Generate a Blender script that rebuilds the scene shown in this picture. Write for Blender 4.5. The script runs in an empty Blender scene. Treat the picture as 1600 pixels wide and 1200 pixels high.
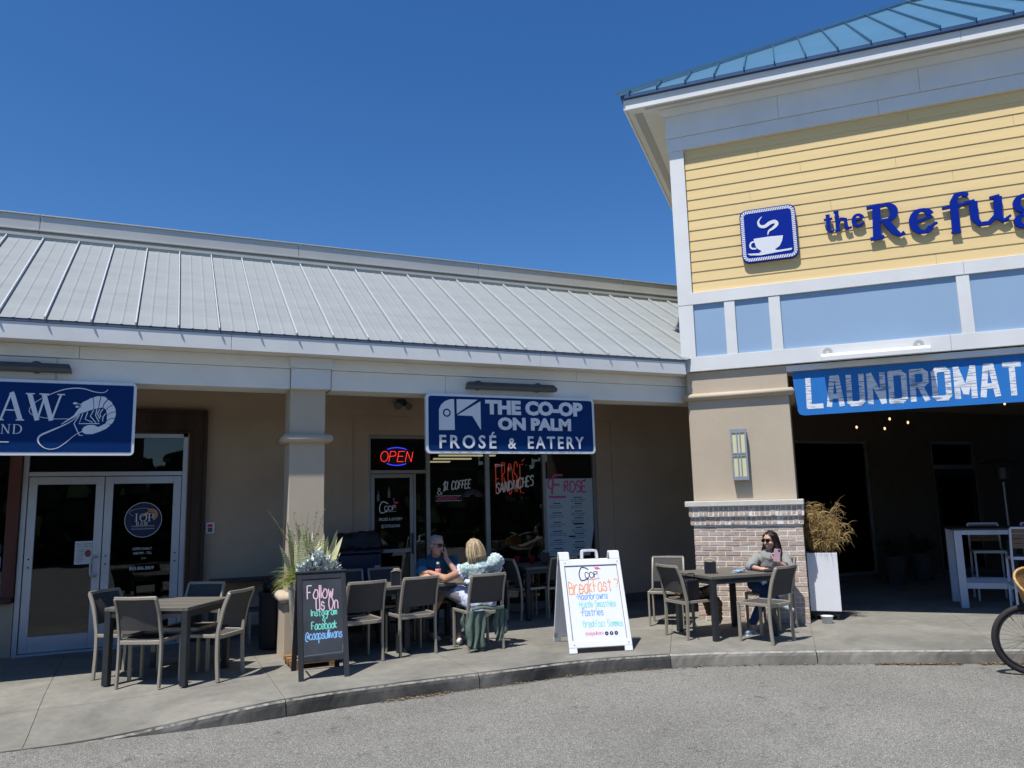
import bpy, bmesh, math, random
from mathutils import Vector, Matrix
random.seed(7)
R = math.radians
S = bpy.context.scene
COL = S.collection

# ---------------------------------------------------------------- camera, sky, sun, exposure
PITCH, ROLL, YAW = R(8.74), R(-1.477), R(24.36)
_f = Vector((math.sin(YAW) * math.cos(PITCH), math.cos(YAW) * math.cos(PITCH), math.sin(PITCH)))
_r = Vector((math.cos(YAW), -math.sin(YAW), 0)); _u = _r.cross(_f)
_r2 = _r * math.cos(ROLL) + _u * math.sin(ROLL); _u2 = _u * math.cos(ROLL) - _r * math.sin(ROLL)
cd = bpy.data.cameras.new('camera'); cam = bpy.data.objects.new('camera', cd); COL.objects.link(cam)
cd.sensor_width = 36; cd.lens = 27.10; cd.clip_end = 2000; cd.clip_start = .05
M4 = Matrix((_r2, _u2, -_f)).transposed().to_4x4(); M4.translation = Vector((0, 0, 1.65))
cam.matrix_world = M4
S.camera = cam

SUN_TRAVEL = Vector((.40, .235, -1.0)).normalized()
SUN_EL = math.asin(-SUN_TRAVEL.z)
SUN_ROT = math.atan2(-SUN_TRAVEL.x, -SUN_TRAVEL.y)
w = bpy.data.worlds.new('World'); S.world = w; w.use_nodes = True
nt = w.node_tree; bg = nt.nodes['Background']
sk = nt.nodes.new('ShaderNodeTexSky'); sk.sky_type = 'NISHITA'; sk.sun_disc = False
sk.sun_elevation = SUN_EL; sk.sun_rotation = SUN_ROT
sk.air_density = 1.0; sk.dust_density = 0.25; sk.ozone_density = 3.0; sk.altitude = 0
hs = nt.nodes.new('ShaderNodeHueSaturation'); hs.inputs['Saturation'].default_value = 1.27
mg = nt.nodes.new('ShaderNodeMixRGB'); mg.blend_type = 'MULTIPLY'; mg.inputs[0].default_value = 1; mg.inputs[2].default_value = (.80, .88, 1.03, 1)
nt.links.new(sk.outputs[0], hs.inputs['Color']); nt.links.new(hs.outputs[0], mg.inputs[1]); nt.links.new(mg.outputs[0], bg.inputs[0]); bg.inputs[1].default_value = 0.088
sl = bpy.data.lights.new('sun', 'SUN'); sl.energy = 3.9; sl.angle = R(.53); sl.color = (1, .955, .89)
so = bpy.data.objects.new('sun', sl); COL.objects.link(so)
so.rotation_euler = SUN_TRAVEL.to_track_quat('-Z', 'Y').to_euler(); so.location = (-10, -6, 25)
S.view_settings.view_transform = 'Standard'; S.view_settings.look = 'None'
S.view_settings.exposure = 0.48; S.view_settings.gamma = 1; S.view_settings.use_curve_mapping = False
S.cycles.max_bounces = 8; S.cycles.diffuse_bounces = 4; S.cycles.transparent_max_bounces = 12
S.cycles.caustics_reflective = False; S.cycles.caustics_refractive = False

# ---------------------------------------------------------------- materials
MATS = {}
def mat(name, col, rough=.7, metal=0, var=.12, scale=6, bump=0, bscale=60, spec=.4, col2=None, det=5, stretch=None, coat=0, emit=None):
    if name in MATS: return MATS[name]
    m = bpy.data.materials.new(name); m.use_nodes = True; n = m.node_tree; p = n.nodes['Principled BSDF']
    tc = n.nodes.new('ShaderNodeTexCoord'); src = tc.outputs['Object']
    if stretch:
        mp = n.nodes.new('ShaderNodeMapping'); mp.inputs['Scale'].default_value = stretch
        n.links.new(src, mp.inputs[0]); src = mp.outputs[0]
    no = n.nodes.new('ShaderNodeTexNoise'); no.inputs['Scale'].default_value = scale; no.inputs['Detail'].default_value = det
    no.inputs['Roughness'].default_value = .6
    n.links.new(src, no.inputs['Vector'])
    cr = n.nodes.new('ShaderNodeValToRGB'); e = cr.color_ramp.elements
    a = tuple(max(0, c * (1 - var)) for c in col) if col2 is None else col2
    b = tuple(min(1, c * (1 + var)) for c in col) if col2 is None else col
    e[0].position = .32; e[1].position = .68; e[0].color = (*a, 1); e[1].color = (*b, 1)
    n.links.new(no.outputs['Fac'], cr.inputs[0]); n.links.new(cr.outputs[0], p.inputs['Base Color'])
    p.inputs['Roughness'].default_value = rough; p.inputs['Metallic'].default_value = metal
    p.inputs['Specular IOR Level'].default_value = spec
    p.inputs['Coat Weight'].default_value = coat
    if bump:
        nb = n.nodes.new('ShaderNodeTexNoise'); nb.inputs['Scale'].default_value = bscale; nb.inputs['Detail'].default_value = 4
        n.links.new(src, nb.inputs['Vector'])
        bn = n.nodes.new('ShaderNodeBump'); bn.inputs['Strength'].default_value = bump; bn.inputs['Distance'].default_value = .01
        n.links.new(nb.outputs['Fac'], bn.inputs['Height']); n.links.new(bn.outputs[0], p.inputs['Normal'])
    if emit:
        p.inputs['Emission Color'].default_value = (*emit[0], 1); p.inputs['Emission Strength'].default_value = emit[1]
    MATS[name] = m; m['_ramp'] = cr.name
    return m

def glass(name, tint, rough=.0, ior=1.5, boost=1.0):
    m = bpy.data.materials.new(name); m.use_nodes = True; n = m.node_tree; n.nodes.clear()
    o = n.nodes.new('ShaderNodeOutputMaterial'); mx = n.nodes.new('ShaderNodeMixShader')
    t = n.nodes.new('ShaderNodeBsdfTransparent'); t.inputs[0].default_value = (*tint, 1)
    g = n.nodes.new('ShaderNodeBsdfGlossy'); g.inputs['Roughness'].default_value = rough; g.inputs[0].default_value = (.9, .95, 1, 1)
    fr = n.nodes.new('ShaderNodeFresnel'); fr.inputs[0].default_value = ior
    mu = n.nodes.new('ShaderNodeMath'); mu.operation = 'MULTIPLY'; mu.inputs[1].default_value = boost; mu.use_clamp = True
    nz = n.nodes.new('ShaderNodeTexNoise'); nz.inputs['Scale'].default_value = 1.3
    bp = n.nodes.new('ShaderNodeBump'); bp.inputs['Strength'].default_value = .03; bp.inputs['Distance'].default_value = .02
    n.links.new(nz.outputs['Fac'], bp.inputs['Height']); n.links.new(bp.outputs[0], g.inputs['Normal'])
    n.links.new(fr.outputs[0], mu.inputs[0]); n.links.new(mu.outputs[0], mx.inputs[0])
    n.links.new(t.outputs[0], mx.inputs[1]); n.links.new(g.outputs[0], mx.inputs[2]); n.links.new(mx.outputs[0], o.inputs[0])
    MATS[name] = m; return m

def speckle(name, base, dark, light, s1=350, s2=90, big=(.8, 1.15), rough=.9, bump=.5):
    """aggregate: fine light and dark grains over a slowly varying base"""
    m = bpy.data.materials.new(name); m.use_nodes = True; n = m.node_tree; p = n.nodes['Principled BSDF']
    tc = n.nodes.new('ShaderNodeTexCoord')
    def noise(s, d=3, r=.6):
        q = n.nodes.new('ShaderNodeTexNoise'); q.inputs['Scale'].default_value = s; q.inputs['Detail'].default_value = d; q.inputs['Roughness'].default_value = r
        n.links.new(tc.outputs['Object'], q.inputs['Vector']); return q
    v = n.nodes.new('ShaderNodeTexVoronoi'); v.inputs['Scale'].default_value = s2; n.links.new(tc.outputs['Object'], v.inputs['Vector'])
    sep = n.nodes.new('ShaderNodeSeparateColor'); n.links.new(v.outputs['Color'], sep.inputs[0])
    r1 = n.nodes.new('ShaderNodeValToRGB'); e = r1.color_ramp.elements
    e[0].position = .0; e[0].color = (*dark, 1); e[1].position = 1; e[1].color = (*light, 1)
    x = r1.color_ramp.elements.new(.35); x.color = (*base, 1); x = r1.color_ramp.elements.new(.8); x.color = (*base, 1)
    n.links.new(sep.outputs[0], r1.inputs[0])
    a = noise(.7, 6, .65); r2 = n.nodes.new('ShaderNodeValToRGB')
    r2.color_ramp.elements[0].position = .3; r2.color_ramp.elements[1].position = .7
    r2.color_ramp.elements[0].color = (big[0],) * 3 + (1,); r2.color_ramp.elements[1].color = (big[1],) * 3 + (1,)
    n.links.new(a.outputs['Fac'], r2.inputs[0])
    c = noise(s1, 2); r3 = n.nodes.new('ShaderNodeValToRGB')
    r3.color_ramp.elements[0].position = .35; r3.color_ramp.elements[1].position = .65
    r3.color_ramp.elements[0].color = (.72,) * 3 + (1,); r3.color_ramp.elements[1].color = (1.28,) * 3 + (1,)
    n.links.new(c.outputs['Fac'], r3.inputs[0])
    m1 = n.nodes.new('ShaderNodeMixRGB'); m1.blend_type = 'MULTIPLY'; m1.inputs[0].default_value = 1
    m2 = n.nodes.new('ShaderNodeMixRGB'); m2.blend_type = 'MULTIPLY'; m2.inputs[0].default_value = 1
    n.links.new(r1.outputs[0], m1.inputs[1]); n.links.new(r2.outputs[0], m1.inputs[2])
    n.links.new(m1.outputs[0], m2.inputs[1]); n.links.new(r3.outputs[0], m2.inputs[2])
    sp_ = noise(5.5, 7, .75); r4 = n.nodes.new('ShaderNodeValToRGB'); r4.color_ramp.elements[0].position = .31; r4.color_ramp.elements[1].position = .42
    r4.color_ramp.elements[0].color = (.52, .51, .50, 1); r4.color_ramp.elements[1].color = (1, 1, 1, 1); n.links.new(sp_.outputs['Fac'], r4.inputs[0])
    m3 = n.nodes.new('ShaderNodeMixRGB'); m3.blend_type = 'MULTIPLY'; m3.inputs[0].default_value = 1; n.links.new(m2.outputs[0], m3.inputs[1]); n.links.new(r4.outputs[0], m3.inputs[2]); n.links.new(m3.outputs[0], p.inputs['Base Color'])
    p.inputs['Roughness'].default_value = rough; p.inputs['Specular IOR Level'].default_value = .25
    bn = n.nodes.new('ShaderNodeBump'); bn.inputs['Strength'].default_value = bump; bn.inputs['Distance'].default_value = .006
    n.links.new(sep.outputs[1], bn.inputs['Height']); n.links.new(bn.outputs[0], p.inputs['Normal'])
    MATS[name] = m; return m

def concrete(name, base, stain, edge=None, bump=.25):
    m = bpy.data.materials.new(name); m.use_nodes = True; n = m.node_tree; p = n.nodes['Principled BSDF']
    tc = n.nodes.new('ShaderNodeTexCoord')
    def noise(s, d, r, dist=0):
        q = n.nodes.new('ShaderNodeTexNoise'); q.inputs['Scale'].default_value = s; q.inputs['Detail'].default_value = d
        q.inputs['Roughness'].default_value = r; q.inputs['Distortion'].default_value = dist
        n.links.new(tc.outputs['Object'], q.inputs['Vector']); return q
    def ramp(q, a, b, ca, cb):
        r = n.nodes.new('ShaderNodeValToRGB'); r.color_ramp.elements[0].position = a; r.color_ramp.elements[1].position = b
        r.color_ramp.elements[0].color = (*ca, 1); r.color_ramp.elements[1].color = (*cb, 1); n.links.new(q.outputs['Fac'], r.inputs[0]); return r
    r1 = ramp(noise(1.1, 8, .62, .6), .36, .66, stain, base)
    r2 = ramp(noise(9, 6, .7), .3, .7, (.86, .86, .86), (1.1, 1.1, 1.1))
    r3 = ramp(noise(160, 3, .6), .3, .7, (.88, .88, .88), (1.1, 1.1, 1.1))
    out = r1.outputs[0]
    for r in (r2, r3):
        mm = n.nodes.new('ShaderNodeMixRGB'); mm.blend_type = 'MULTIPLY'; mm.inputs[0].default_value = 1
        n.links.new(out, mm.inputs[1]); n.links.new(r.outputs[0], mm.inputs[2]); out = mm.outputs[0]
    n.links.new(out, p.inputs['Base Color']); p.inputs['Roughness'].default_value = .85; p.inputs['Specular IOR Level'].default_value = .3
    nb = noise(70, 5, .7); bn = n.nodes.new('ShaderNodeBump'); bn.inputs['Strength'].default_value = bump; bn.inputs['Distance'].default_value = .006
    n.links.new(nb.outputs['Fac'], bn.inputs['Height']); n.links.new(bn.outputs[0], p.inputs['Normal'])
    MATS[name] = m; return m

asphalt = speckle('asphalt', (.235, .230, .205), (.05, .05, .047), (.52, .51, .47), s2=215, s1=110, big=(.84, 1.10), bump=.7)
walk = concrete('walk_concrete', (.275, .265, .228), (.180, .174, .152))
kerbm = concrete('kerb_concrete', (.27, .26, .225), (.13, .125, .11), bump=.5)
kerbd = concrete('kerb_stained', (.13, .127, .115), (.018, .018, .018), bump=.6)
chipm = [mat('kerb_edge_stained', (.36, .35, .31), .9, scale=16, det=9, col2=(.045, .044, .042), bump=.5), mat('kerb_edge', (.42, .41, .37), .9, scale=14, det=9, col2=(.20, .195, .175), bump=.5)]
gutterm = concrete('gutter', (.30, .29, .26), (.2, .195, .18))
stucco = mat('stucco_taupe', (.51, .43, .325), .92, var=.05, scale=1.4, det=9, bump=.5, bscale=130)
stucco_wall = mat('stucco_wall', (.46, .365, .265), .92, var=.07, scale=1.2, det=9, bump=.4, bscale=120)
patio_wall_shaded = mat('patio_wall_shaded', (.11, .085, .062), .92, var=.1, bump=.4, bscale=120)  # darker copy of the shop wall, with the deep patio shade in its colour
plinthm = mat('wall_plinth', (.13, .11, .09), .9, var=.15, bump=.4)
whitep = mat('white_paint', (.70, .71, .70), .55, var=.05, scale=1.7, det=9, bump=.05, bscale=30)
beamp = mat('beam_paint', (.80, .79, .745), .6, var=.05, scale=2, bump=.12, bscale=90)
soffm = mat('soffit_paint', (.70, .66, .58), .7, var=.05, scale=3)
galvs = mat('seam_glint_metal', (.56, .59, .60), .5, .2, var=.05)  # lighter than the pans: the bright glint of the seams put into the colour
galv = mat('galvalume_roof', (.285, .307, .312), .7, 0, var=.07, scale=1.6, stretch=(1, 3, 3), spec=.12)
galvt = mat('roof_trim_metal', (.50, .50, .47), .45, .3, var=.05, scale=2)
dripm = mat('drip_edge_metal', (.12, .15, .20), .5, .3, var=.08)
blueroof = mat('blue_roof_metal', (.115, .26, .375), .3, .25, var=.06, scale=1.2, spec=.6)
bluedark = mat('blue_gutter', (.035, .08, .18), .4, .2, var=.1)
sidingm = mat('yellow_siding', (.75, .565, .275), .75, var=.05, scale=1.5, bump=.12, bscale=30, stretch=(.3, 1, 6))
panelm = mat('pale_blue_panel', (.27, .40, .565), .6, var=.03, scale=1)
tower_dark = mat('patio_shade_brown', (.085, .062, .045), .95, var=.1)  # dark brown that carries the shade under the tower
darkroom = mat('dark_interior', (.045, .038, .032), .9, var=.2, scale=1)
aluf = mat('silver_aluminium', (.50, .53, .57), .42, .55, var=.04, scale=8)
bronze = mat('grey_aluminium', (.30, .30, .29), .45, .5, var=.06, scale=8)
woodd = mat('dark_stained_wood', (.075, .045, .030), .75, var=.45, scale=5, stretch=(1, 1, .12), bump=.4, bscale=25, col2=(.028, .018, .013))
redwood = mat('red_stained_wood', (.10, .035, .026), .6, var=.25, scale=5, stretch=(1, 1, .15))
gl_tint = glass('tinted_glass', (.42, .43, .42), boost=1.25)
gl_clear = glass('clear_glass', (.62, .64, .62), boost=1.3)
mortar = mat('mortar', (.84, .80, .73), .95, var=.08, bump=.5, bscale=200)
stonecap = mat('precast_cap', (.60, .585, .52), .85, var=.06, scale=9, bump=.25, bscale=120)
BR = [mat('brick_%d' % i, c, .9, var=.35, scale=26, bump=.8, bscale=90, col2=c2, det=6) for i, (c, c2) in enumerate([
    ((.46, .355, .285), (.64, .55, .47)), ((.42, .315, .25), (.60, .50, .42)), ((.51, .41, .335), (.67, .59, .51)), ((.38, .28, .23), (.56, .46, .39)), ((.47, .33, .245), (.62, .51, .42))])]
navy = mat('sign_navy', (.003, .032, .14), .5, var=.08, scale=2, spec=.1)
laundryblue = mat('sign_cobalt', (.03, .18, .52), .6, var=.05, scale=2, spec=.08)
royal = mat('sign_royal_blue', (.001, .020, .27), .6, var=.04, spec=.08)
signwhite = mat('sign_white', (.72, .75, .79), .45, var=.03)
lampgrey = mat('lamp_housing_grey', (.085, .095, .105), .5, .3, var=.1)
frame_t = mat('taupe_aluminium', (.36, .325, .265), .45, .25, var=.05, scale=10)
sling = mat('charcoal_sling', (.074, .070, .066), .85, var=.12, scale=40, bump=.4, bscale=260)
woodgrey = mat('grey_wood_slat', (.135, .125, .105), .7, var=.25, scale=7, stretch=(.2, 1.5, 1), bump=.25, bscale=40)
legdark = mat('charcoal_metal', (.035, .04, .046), .5, .3, var=.12, scale=15)
blackm = mat('black_plastic', (.015, .016, .018), .45, var=.2)
chalk = mat('chalkboard_slate', (.030, .038, .046), .65, var=.4, scale=4, col2=(.055, .066, .078))
chalkframe = mat('black_stained_wood', (.028, .03, .034), .6, var=.4, scale=5, stretch=(1, 1, .2), bump=.3, bscale=40)
whiteplastic = mat('white_plastic', (.80, .81, .83), .4, var=.02)
boardwhite = mat('whiteboard_panel', (.80, .82, .86), .3, var=.02)
def ink(name, c, e=None): return mat('ink_' + name, c, .7, var=.05, emit=e)
i_white = ink('white', (.78, .80, .82)); i_navy = ink('navy', (.012, .018, .06)); i_pink = ink('pink', (.80, .10, .30))
i_orange = ink('orange', (.85, .32, .10)); i_blue = ink('blue', (.10, .36, .72)); i_teal = ink('teal', (.18, .68, .62))
i_cpink = ink('chalk_pink', (.80, .55, .62)); i_cteal = ink('chalk_teal', (.20, .75, .62)); i_cblue = ink('chalk_blue', (.25, .52, .90))
i_grey = ink('grey', (.16, .17, .19)); i_decal = ink('decal_blue', (.02, .035, .10)); i_tan = ink('tan', (.62, .33, .16)); i_red = ink('red', (.6, .03, .04))

# ---------------------------------------------------------------- mesh helpers
class B:
    """collects shapes; build() links them as ONE mesh object"""
    def __init__(s): s.v = []; s.f = []; s.m = []; s.k = 0
    def add(s, vs, fs, k=None):
        o = len(s.v); s.v += [tuple(p) for p in vs]; s.f += [tuple(i + o for i in f) for f in fs]; s.m += [s.k if k is None else k] * len(fs); return s
    def box(s, x0, x1, y0, y1, z0, z1, k=None):
        return s.add([(x, y, z) for x in (x0, x1) for y in (y0, y1) for z in (z0, z1)],
                     [(0, 1, 3, 2), (4, 6, 7, 5), (0, 4, 5, 1), (2, 3, 7, 6), (0, 2, 6, 4), (1, 5, 7, 3)], k)
    def beam(s, p, q, a, b, up=(0, 0, 1), k=None):
        """rectangular bar from p to q; a = width across, b = height along up"""
        p, q = Vector(p), Vector(q); d = (q - p).normalized(); u = Vector(up)
        if abs(d.dot(u.normalized())) > .99: u = Vector((0, 1, 0))
        x = d.cross(u).normalized() * (a / 2); y = x.cross(d).normalized() * (b / 2)
        vs = [c + i * x + j * y for c in (p, q) for i, j in ((-1, -1), (1, -1), (1, 1), (-1, 1))]
        return s.add(vs, [(0, 1, 2, 3), (7, 6, 5, 4), (0, 4, 5, 1), (1, 5, 6, 2), (2, 6, 7, 3), (3, 7, 4, 0)], k)
    def bar(s, pts, a, b, side=(1, 0, 0), k=None):
        """rectangular section swept along pts, 'a' along side, 'b' across it"""
        P = [Vector(p) for p in pts]; sd = Vector(side).normalized(); vs = []
        for i, p in enumerate(P):
            d = (P[min(i + 1, len(P) - 1)] - P[max(i - 1, 0)]).normalized(); n = d.cross(sd).normalized()
            vs += [p + sd * (i_ * a / 2) + n * (j * b / 2) for i_, j in ((-1, -1), (1, -1), (1, 1), (-1, 1))]
        fs = [(3, 2, 1, 0)]
        for i in range(len(P) - 1):
            for j in range(4): fs.append((i * 4 + j, i * 4 + (j + 1) % 4, i * 4 + 4 + (j + 1) % 4, i * 4 + 4 + j))
        e = (len(P) - 1) * 4; fs.append((e, e + 1, e + 2, e + 3)); return s.add(vs, fs, k)
    def tube(s, pts, r, n=8, k=None, cap=True):
        P = [Vector(p) for p in pts]; rr = r if isinstance(r, (list, tuple)) else [r] * len(P); vs = []; px = None
        for i, p in enumerate(P):
            d = (P[min(i + 1, len(P) - 1)] - P[max(i - 1, 0)])
            d = d.normalized() if d.length > 1e-9 else Vector((0, 0, 1))
            if px is None: px = d.orthogonal().normalized()
            px = (px - d * px.dot(d)); px = px.normalized() if px.length > 1e-6 else d.orthogonal().normalized()
            py = d.cross(px)
            for j in range(n):
                a = 2 * math.pi * j / n; vs.append(p + (px * math.cos(a) + py * math.sin(a)) * rr[i])
        fs = [(i * n + j, i * n + (j + 1) % n, (i + 1) * n + (j + 1) % n, (i + 1) * n + j) for i in range(len(P) - 1) for j in range(n)]
        if cap: fs.append(tuple(range(n - 1, -1, -1))); fs.append(tuple((len(P) - 1) * n + j for j in range(n)))
        return s.add(vs, fs, k)
    def cap(s, p, q, r0, r1, n=14, k=None):
        """tapered capsule with round ends"""
        p, q = Vector(p), Vector(q); d = q - p; L = d.length
        d = d / L if L > 1e-6 else Vector((0, 0, 1)); pts = []; rs = []
        for a in (-80, -50, -22): pts.append(p + d * (r0 * math.sin(R(a)))); rs.append(r0 * math.cos(R(a)))
        for a in (22, 50, 80): pts.append(q + d * (r1 * math.sin(R(a)))); rs.append(r1 * math.cos(R(a)))
        return s.tube(pts, rs, n, k)
    def chain(s, pts, rs, n=14):
        for i in range(len(pts) - 1): s.cap(pts[i], pts[i + 1], rs[i], rs[i + 1], n)
        return s
    def ell(s, c, r, M=None, n=16, m=10, k=None):
        c = Vector(c); vs = []; M = M or Matrix.Identity(3)
        vs.append(c + M @ Vector((0, 0, -r[2])))
        for i in range(1, m):
            t = math.pi * i / m - math.pi / 2
            for j in range(n):
                a = 2 * math.pi * j / n
                vs.append(c + M @ Vector((r[0] * math.cos(t) * math.cos(a), r[1] * math.cos(t) * math.sin(a), r[2] * math.sin(t))))
        vs.append(c + M @ Vector((0, 0, r[2]))); fs = [(0, 1 + (j + 1) % n, 1 + j) for j in range(n)]
        for i in range(m - 2):
            for j in range(n):
                a = 1 + i * n; fs.append((a + j, a + (j + 1) % n, a + n + (j + 1) % n, a + n + j))
        e = 1 + (m - 2) * n; fs += [(e + j, e + (j + 1) % n, len(vs) - 1) for j in range(n)]
        return s.add(vs, fs, k)
    def lathe(s, prof, c=(0, 0, 0), n=24, k=None):
        vs = [(c[0] + r * math.cos(2 * math.pi * j / n), c[1] + r * math.sin(2 * math.pi * j / n), c[2] + z) for r, z in prof for j in range(n)]
        fs = [(i * n + j, i * n + (j + 1) % n, (i + 1) * n + (j + 1) % n, (i + 1) * n + j) for i in range(len(prof) - 1) for j in range(n)]
        fs += [tuple(range(n - 1, -1, -1)), tuple((len(prof) - 1) * n + j for j in range(n))]
        return s.add(vs, fs, k)
    def poly(s, pts, y0, y1, k=None):
        """polygon (x, z) given anticlockwise seen from -y, extruded from y0 (front) to y1 (back)"""
        a = sum(pts[i][0] * pts[(i + 1) % len(pts)][1] - pts[(i + 1) % len(pts)][0] * pts[i][1] for i in range(len(pts)))
        if a < 0: pts = pts[::-1]
        n = len(pts); vs = [(x, y0, z) for x, z in pts] + ([(x, y1, z) for x, z in pts] if y1 != y0 else [])
        fs = [tuple(range(n))]
        if y1 != y0: fs += [tuple(range(2 * n - 1, n - 1, -1))] + [(i, n + i, n + (i + 1) % n, (i + 1) % n) for i in range(n)]
        return s.add(vs, fs, k)
    def stroke(s, pts, wd, y, thick=.0, nib=None, closed=False, k=None):
        """ribbon (x, z) of width wd on plane y; nib=(wx, wz) gives broad-pen strokes"""
        P = [Vector((p[0], p[1])) for p in pts]; n = len(P); vs = []; W_ = wd if isinstance(wd, (list, tuple)) else [wd] * n
        for i, p in enumerate(P):
            a = P[i - 1] if (i or closed) else P[0]; b_ = P[(i + 1) % n] if (i < n - 1 or closed) else P[n - 1]
            d = (b_ - a); d = d.normalized() if d.length > 1e-9 else Vector((1, 0)); nn = Vector((-d.y, d.x))
            h = W_[i] / 2 if nib is None else math.hypot(nib[0] * d.y, nib[1] * d.x) / 2
            vs += [p + nn * h, p - nn * h]
        y2 = y + thick; V = [(q.x, y, q.y) for q in vs]; m = len(V)
        fs = []; rng = range(n if closed else n - 1)
        for i in rng: j = (i + 1) % n; fs.append((2 * i, 2 * i + 1, 2 * j + 1, 2 * j))
        if thick:
            V += [(q.x, y2, q.y) for q in vs]
            for i in rng:
                j = (i + 1) % n; fs += [(2 * i, 2 * j, m + 2 * j, m + 2 * i), (2 * i + 1, m + 2 * i + 1, m + 2 * j + 1, 2 * j + 1)]
            if not closed: fs += [(0, m, m + 1, 1), (2 * n - 2, 2 * n - 1, m + 2 * n - 1, m + 2 * n - 2)]
        return s.add(V, fs, k)
    def build(s, name, mats, parent=None, bevel=0, smooth=False, world=False, seg=1, label=None):
        me = bpy.data.meshes.new(name); me.from_pydata(s.v, [], s.f)
        mats = mats if isinstance(mats, (list, tuple)) else [mats]
        for m in mats: me.materials.append(m)
        if len(mats) > 1: me.polygons.foreach_set('material_index', s.m)
        if smooth: me.polygons.foreach_set('use_smooth', [True] * len(me.polygons))
        me.update(); o = bpy.data.objects.new(name, me); COL.objects.link(o)
        if parent:
            o.parent = parent
            if world: o.matrix_parent_inverse = chainm(parent).inverted()
        if bevel:
            b = o.modifiers.new('bevel', 'BEVEL'); b.width = bevel; b.segments = seg; b.limit_method = 'ANGLE'; b.angle_limit = R(40)
        if label: o['label'] = label
        return o
def chainm(o):
    m = o.matrix_parent_inverse @ o.matrix_basis if o.parent else o.matrix_basis
    return chainm(o.parent) @ m if o.parent else m
def tag(o, label=None, cat=None, group=None, kind=None):
    if label: o['label'] = label
    if cat: o['category'] = cat
    if group: o['group'] = group
    if kind: o['kind'] = kind
    return o
def empty(name, loc=(0, 0, 0), rz=0, label=None, cat=None, group=None, kind=None, parent=None):
    o = bpy.data.objects.new(name, None); COL.objects.link(o); o.location = loc; o.rotation_euler = (0, 0, rz)
    o.empty_display_size = .1
    if parent: o.parent = parent
    return tag(o, label, cat, group, kind)
def copy_tree(o, parent=None):
    c = o.copy(); COL.objects.link(c); c.parent = parent
    for ch in [x for x in bpy.data.objects if x.parent == o]: copy_tree(ch, c)
    return c
def curve(P, n=6, closed=False):
    """Catmull-Rom through P"""
    P = [Vector(p) for p in P]; m = len(P); out = []
    if m < 3: return [tuple(p) for p in P]
    g = (lambda i: P[i % m]) if closed else (lambda i: P[max(0, min(m - 1, i))])
    for i in range(m if closed else m - 1):
        a, b, c, d = g(i - 1), g(i), g(i + 1), g(i + 2)
        for t in range(n):
            t /= n; out.append(tuple(.5 * ((2 * b) + (c - a) * t + (2 * a - 5 * b + 4 * c - d) * t * t + (3 * b - a - 3 * c + d) * t ** 3)))
    if not closed: out.append(tuple(P[-1]))
    return out
def rrect(x0, x1, z0, z1, r, n=6):
    return [(cx + r * math.cos(R(a0 + 90 * i / n)), cz + r * math.sin(R(a0 + 90 * i / n)))
            for cx, cz, a0 in ((x1 - r, z1 - r, 0), (x0 + r, z1 - r, 90), (x0 + r, z0 + r, 180), (x1 - r, z0 + r, 270)) for i in range(n + 1)]

# printed lettering with Blender's own font, turned into a mesh
def words(text, x0, x1, z0, z1, y, material, name='lettering', parent=None, thick=0, bold=0, shear=0, space=1.0, world=False, res=3):
    c = bpy.data.curves.new('t', 'FONT'); c.body = text; c.offset = bold; c.shear = shear; c.space_character = space; c.resolution_u = res
    if thick: c.extrude = .5
    o = bpy.data.objects.new('t', c); COL.objects.link(o)
    dg = bpy.context.evaluated_depsgraph_get(); me = bpy.data.meshes.new_from_object(o.evaluated_get(dg))
    xs = [v.co.x for v in me.vertices]; ys = [v.co.y for v in me.vertices]
    ax, bx, ay, by = min(xs), max(xs), min(ys), max(ys)
    for v in me.vertices:
        v.co = Vector((x0 + (v.co.x - ax) / (bx - ax) * (x1 - x0), y - (v.co.z * thick if thick else 0), z0 + (v.co.y - ay) / (by - ay) * (z1 - z0)))
    bpy.data.objects.remove(o); bpy.data.curves.remove(c)
    me.materials.clear(); me.materials.append(material); me.name = name
    n = bpy.data.objects.new(name, me); COL.objects.link(n)
    if parent:
        n.parent = parent
        if world: n.matrix_parent_inverse = chainm(parent).inverted()
    return n

# handwriting: strokes on a 0..9 grid (baseline 3, x-height 7, ascender 9)
HAND = dict(a="47 27 05 04 13 33 45|47 43", b="09 03|06 27 46 44 33 13 04", c="46 27 05 04 13 33 44", d="47 27 05 14 33 45|49 43", e="05 45 46 27 17 05 04 13 33 44",
    f="49 29 18 13|06 36", g="47 27 05 14 34 46|47 42 30 11", h="09 03|05 37 46 43", i="07 03|08 09", k="09 03|37 05 33", l="09 03", m="07 03|05 27 23|25 47 43",
    n="07 03|05 17 37 46 43", o="27 16 05 04 13 33 44 46 37 17", p="07 00|06 27 46 44 33 13 04", r="07 03|05 27 47", s="46 27 16 15 35 44 33 13 04", t="28 23 33|07 47", u="07 04 13 33 45|47 43",
    v="07 23 47", w="07 13 26 33 47", y="07 24|57 24 10")
HAND.update(B="09 03|09 38 36 06|06 46 44 33 03", F="09 03|09 49|06 36", U="09 04 13 33 44 49", O="39 19 07 05 13 33 55 57 39", I="09 03", H="09 03|49 43|06 46",
    S="48 39 19 07 36 44 33 03", P="09 03|09 39 37 06", C="58 39 19 06 13 33 54", R="09 03|09 39 37 06|26 43", E="49 09 03 43|06 36", A="03 29 53|15 45", D="09 03|09 38 55 34 03",
    W="09 13 26 33 49", N="03 09 43 49", T="09 49|29 23", Y="09 26 49|26 23", K="09 03|49 06 43", L="09 03 43", V="09 23 49")
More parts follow.
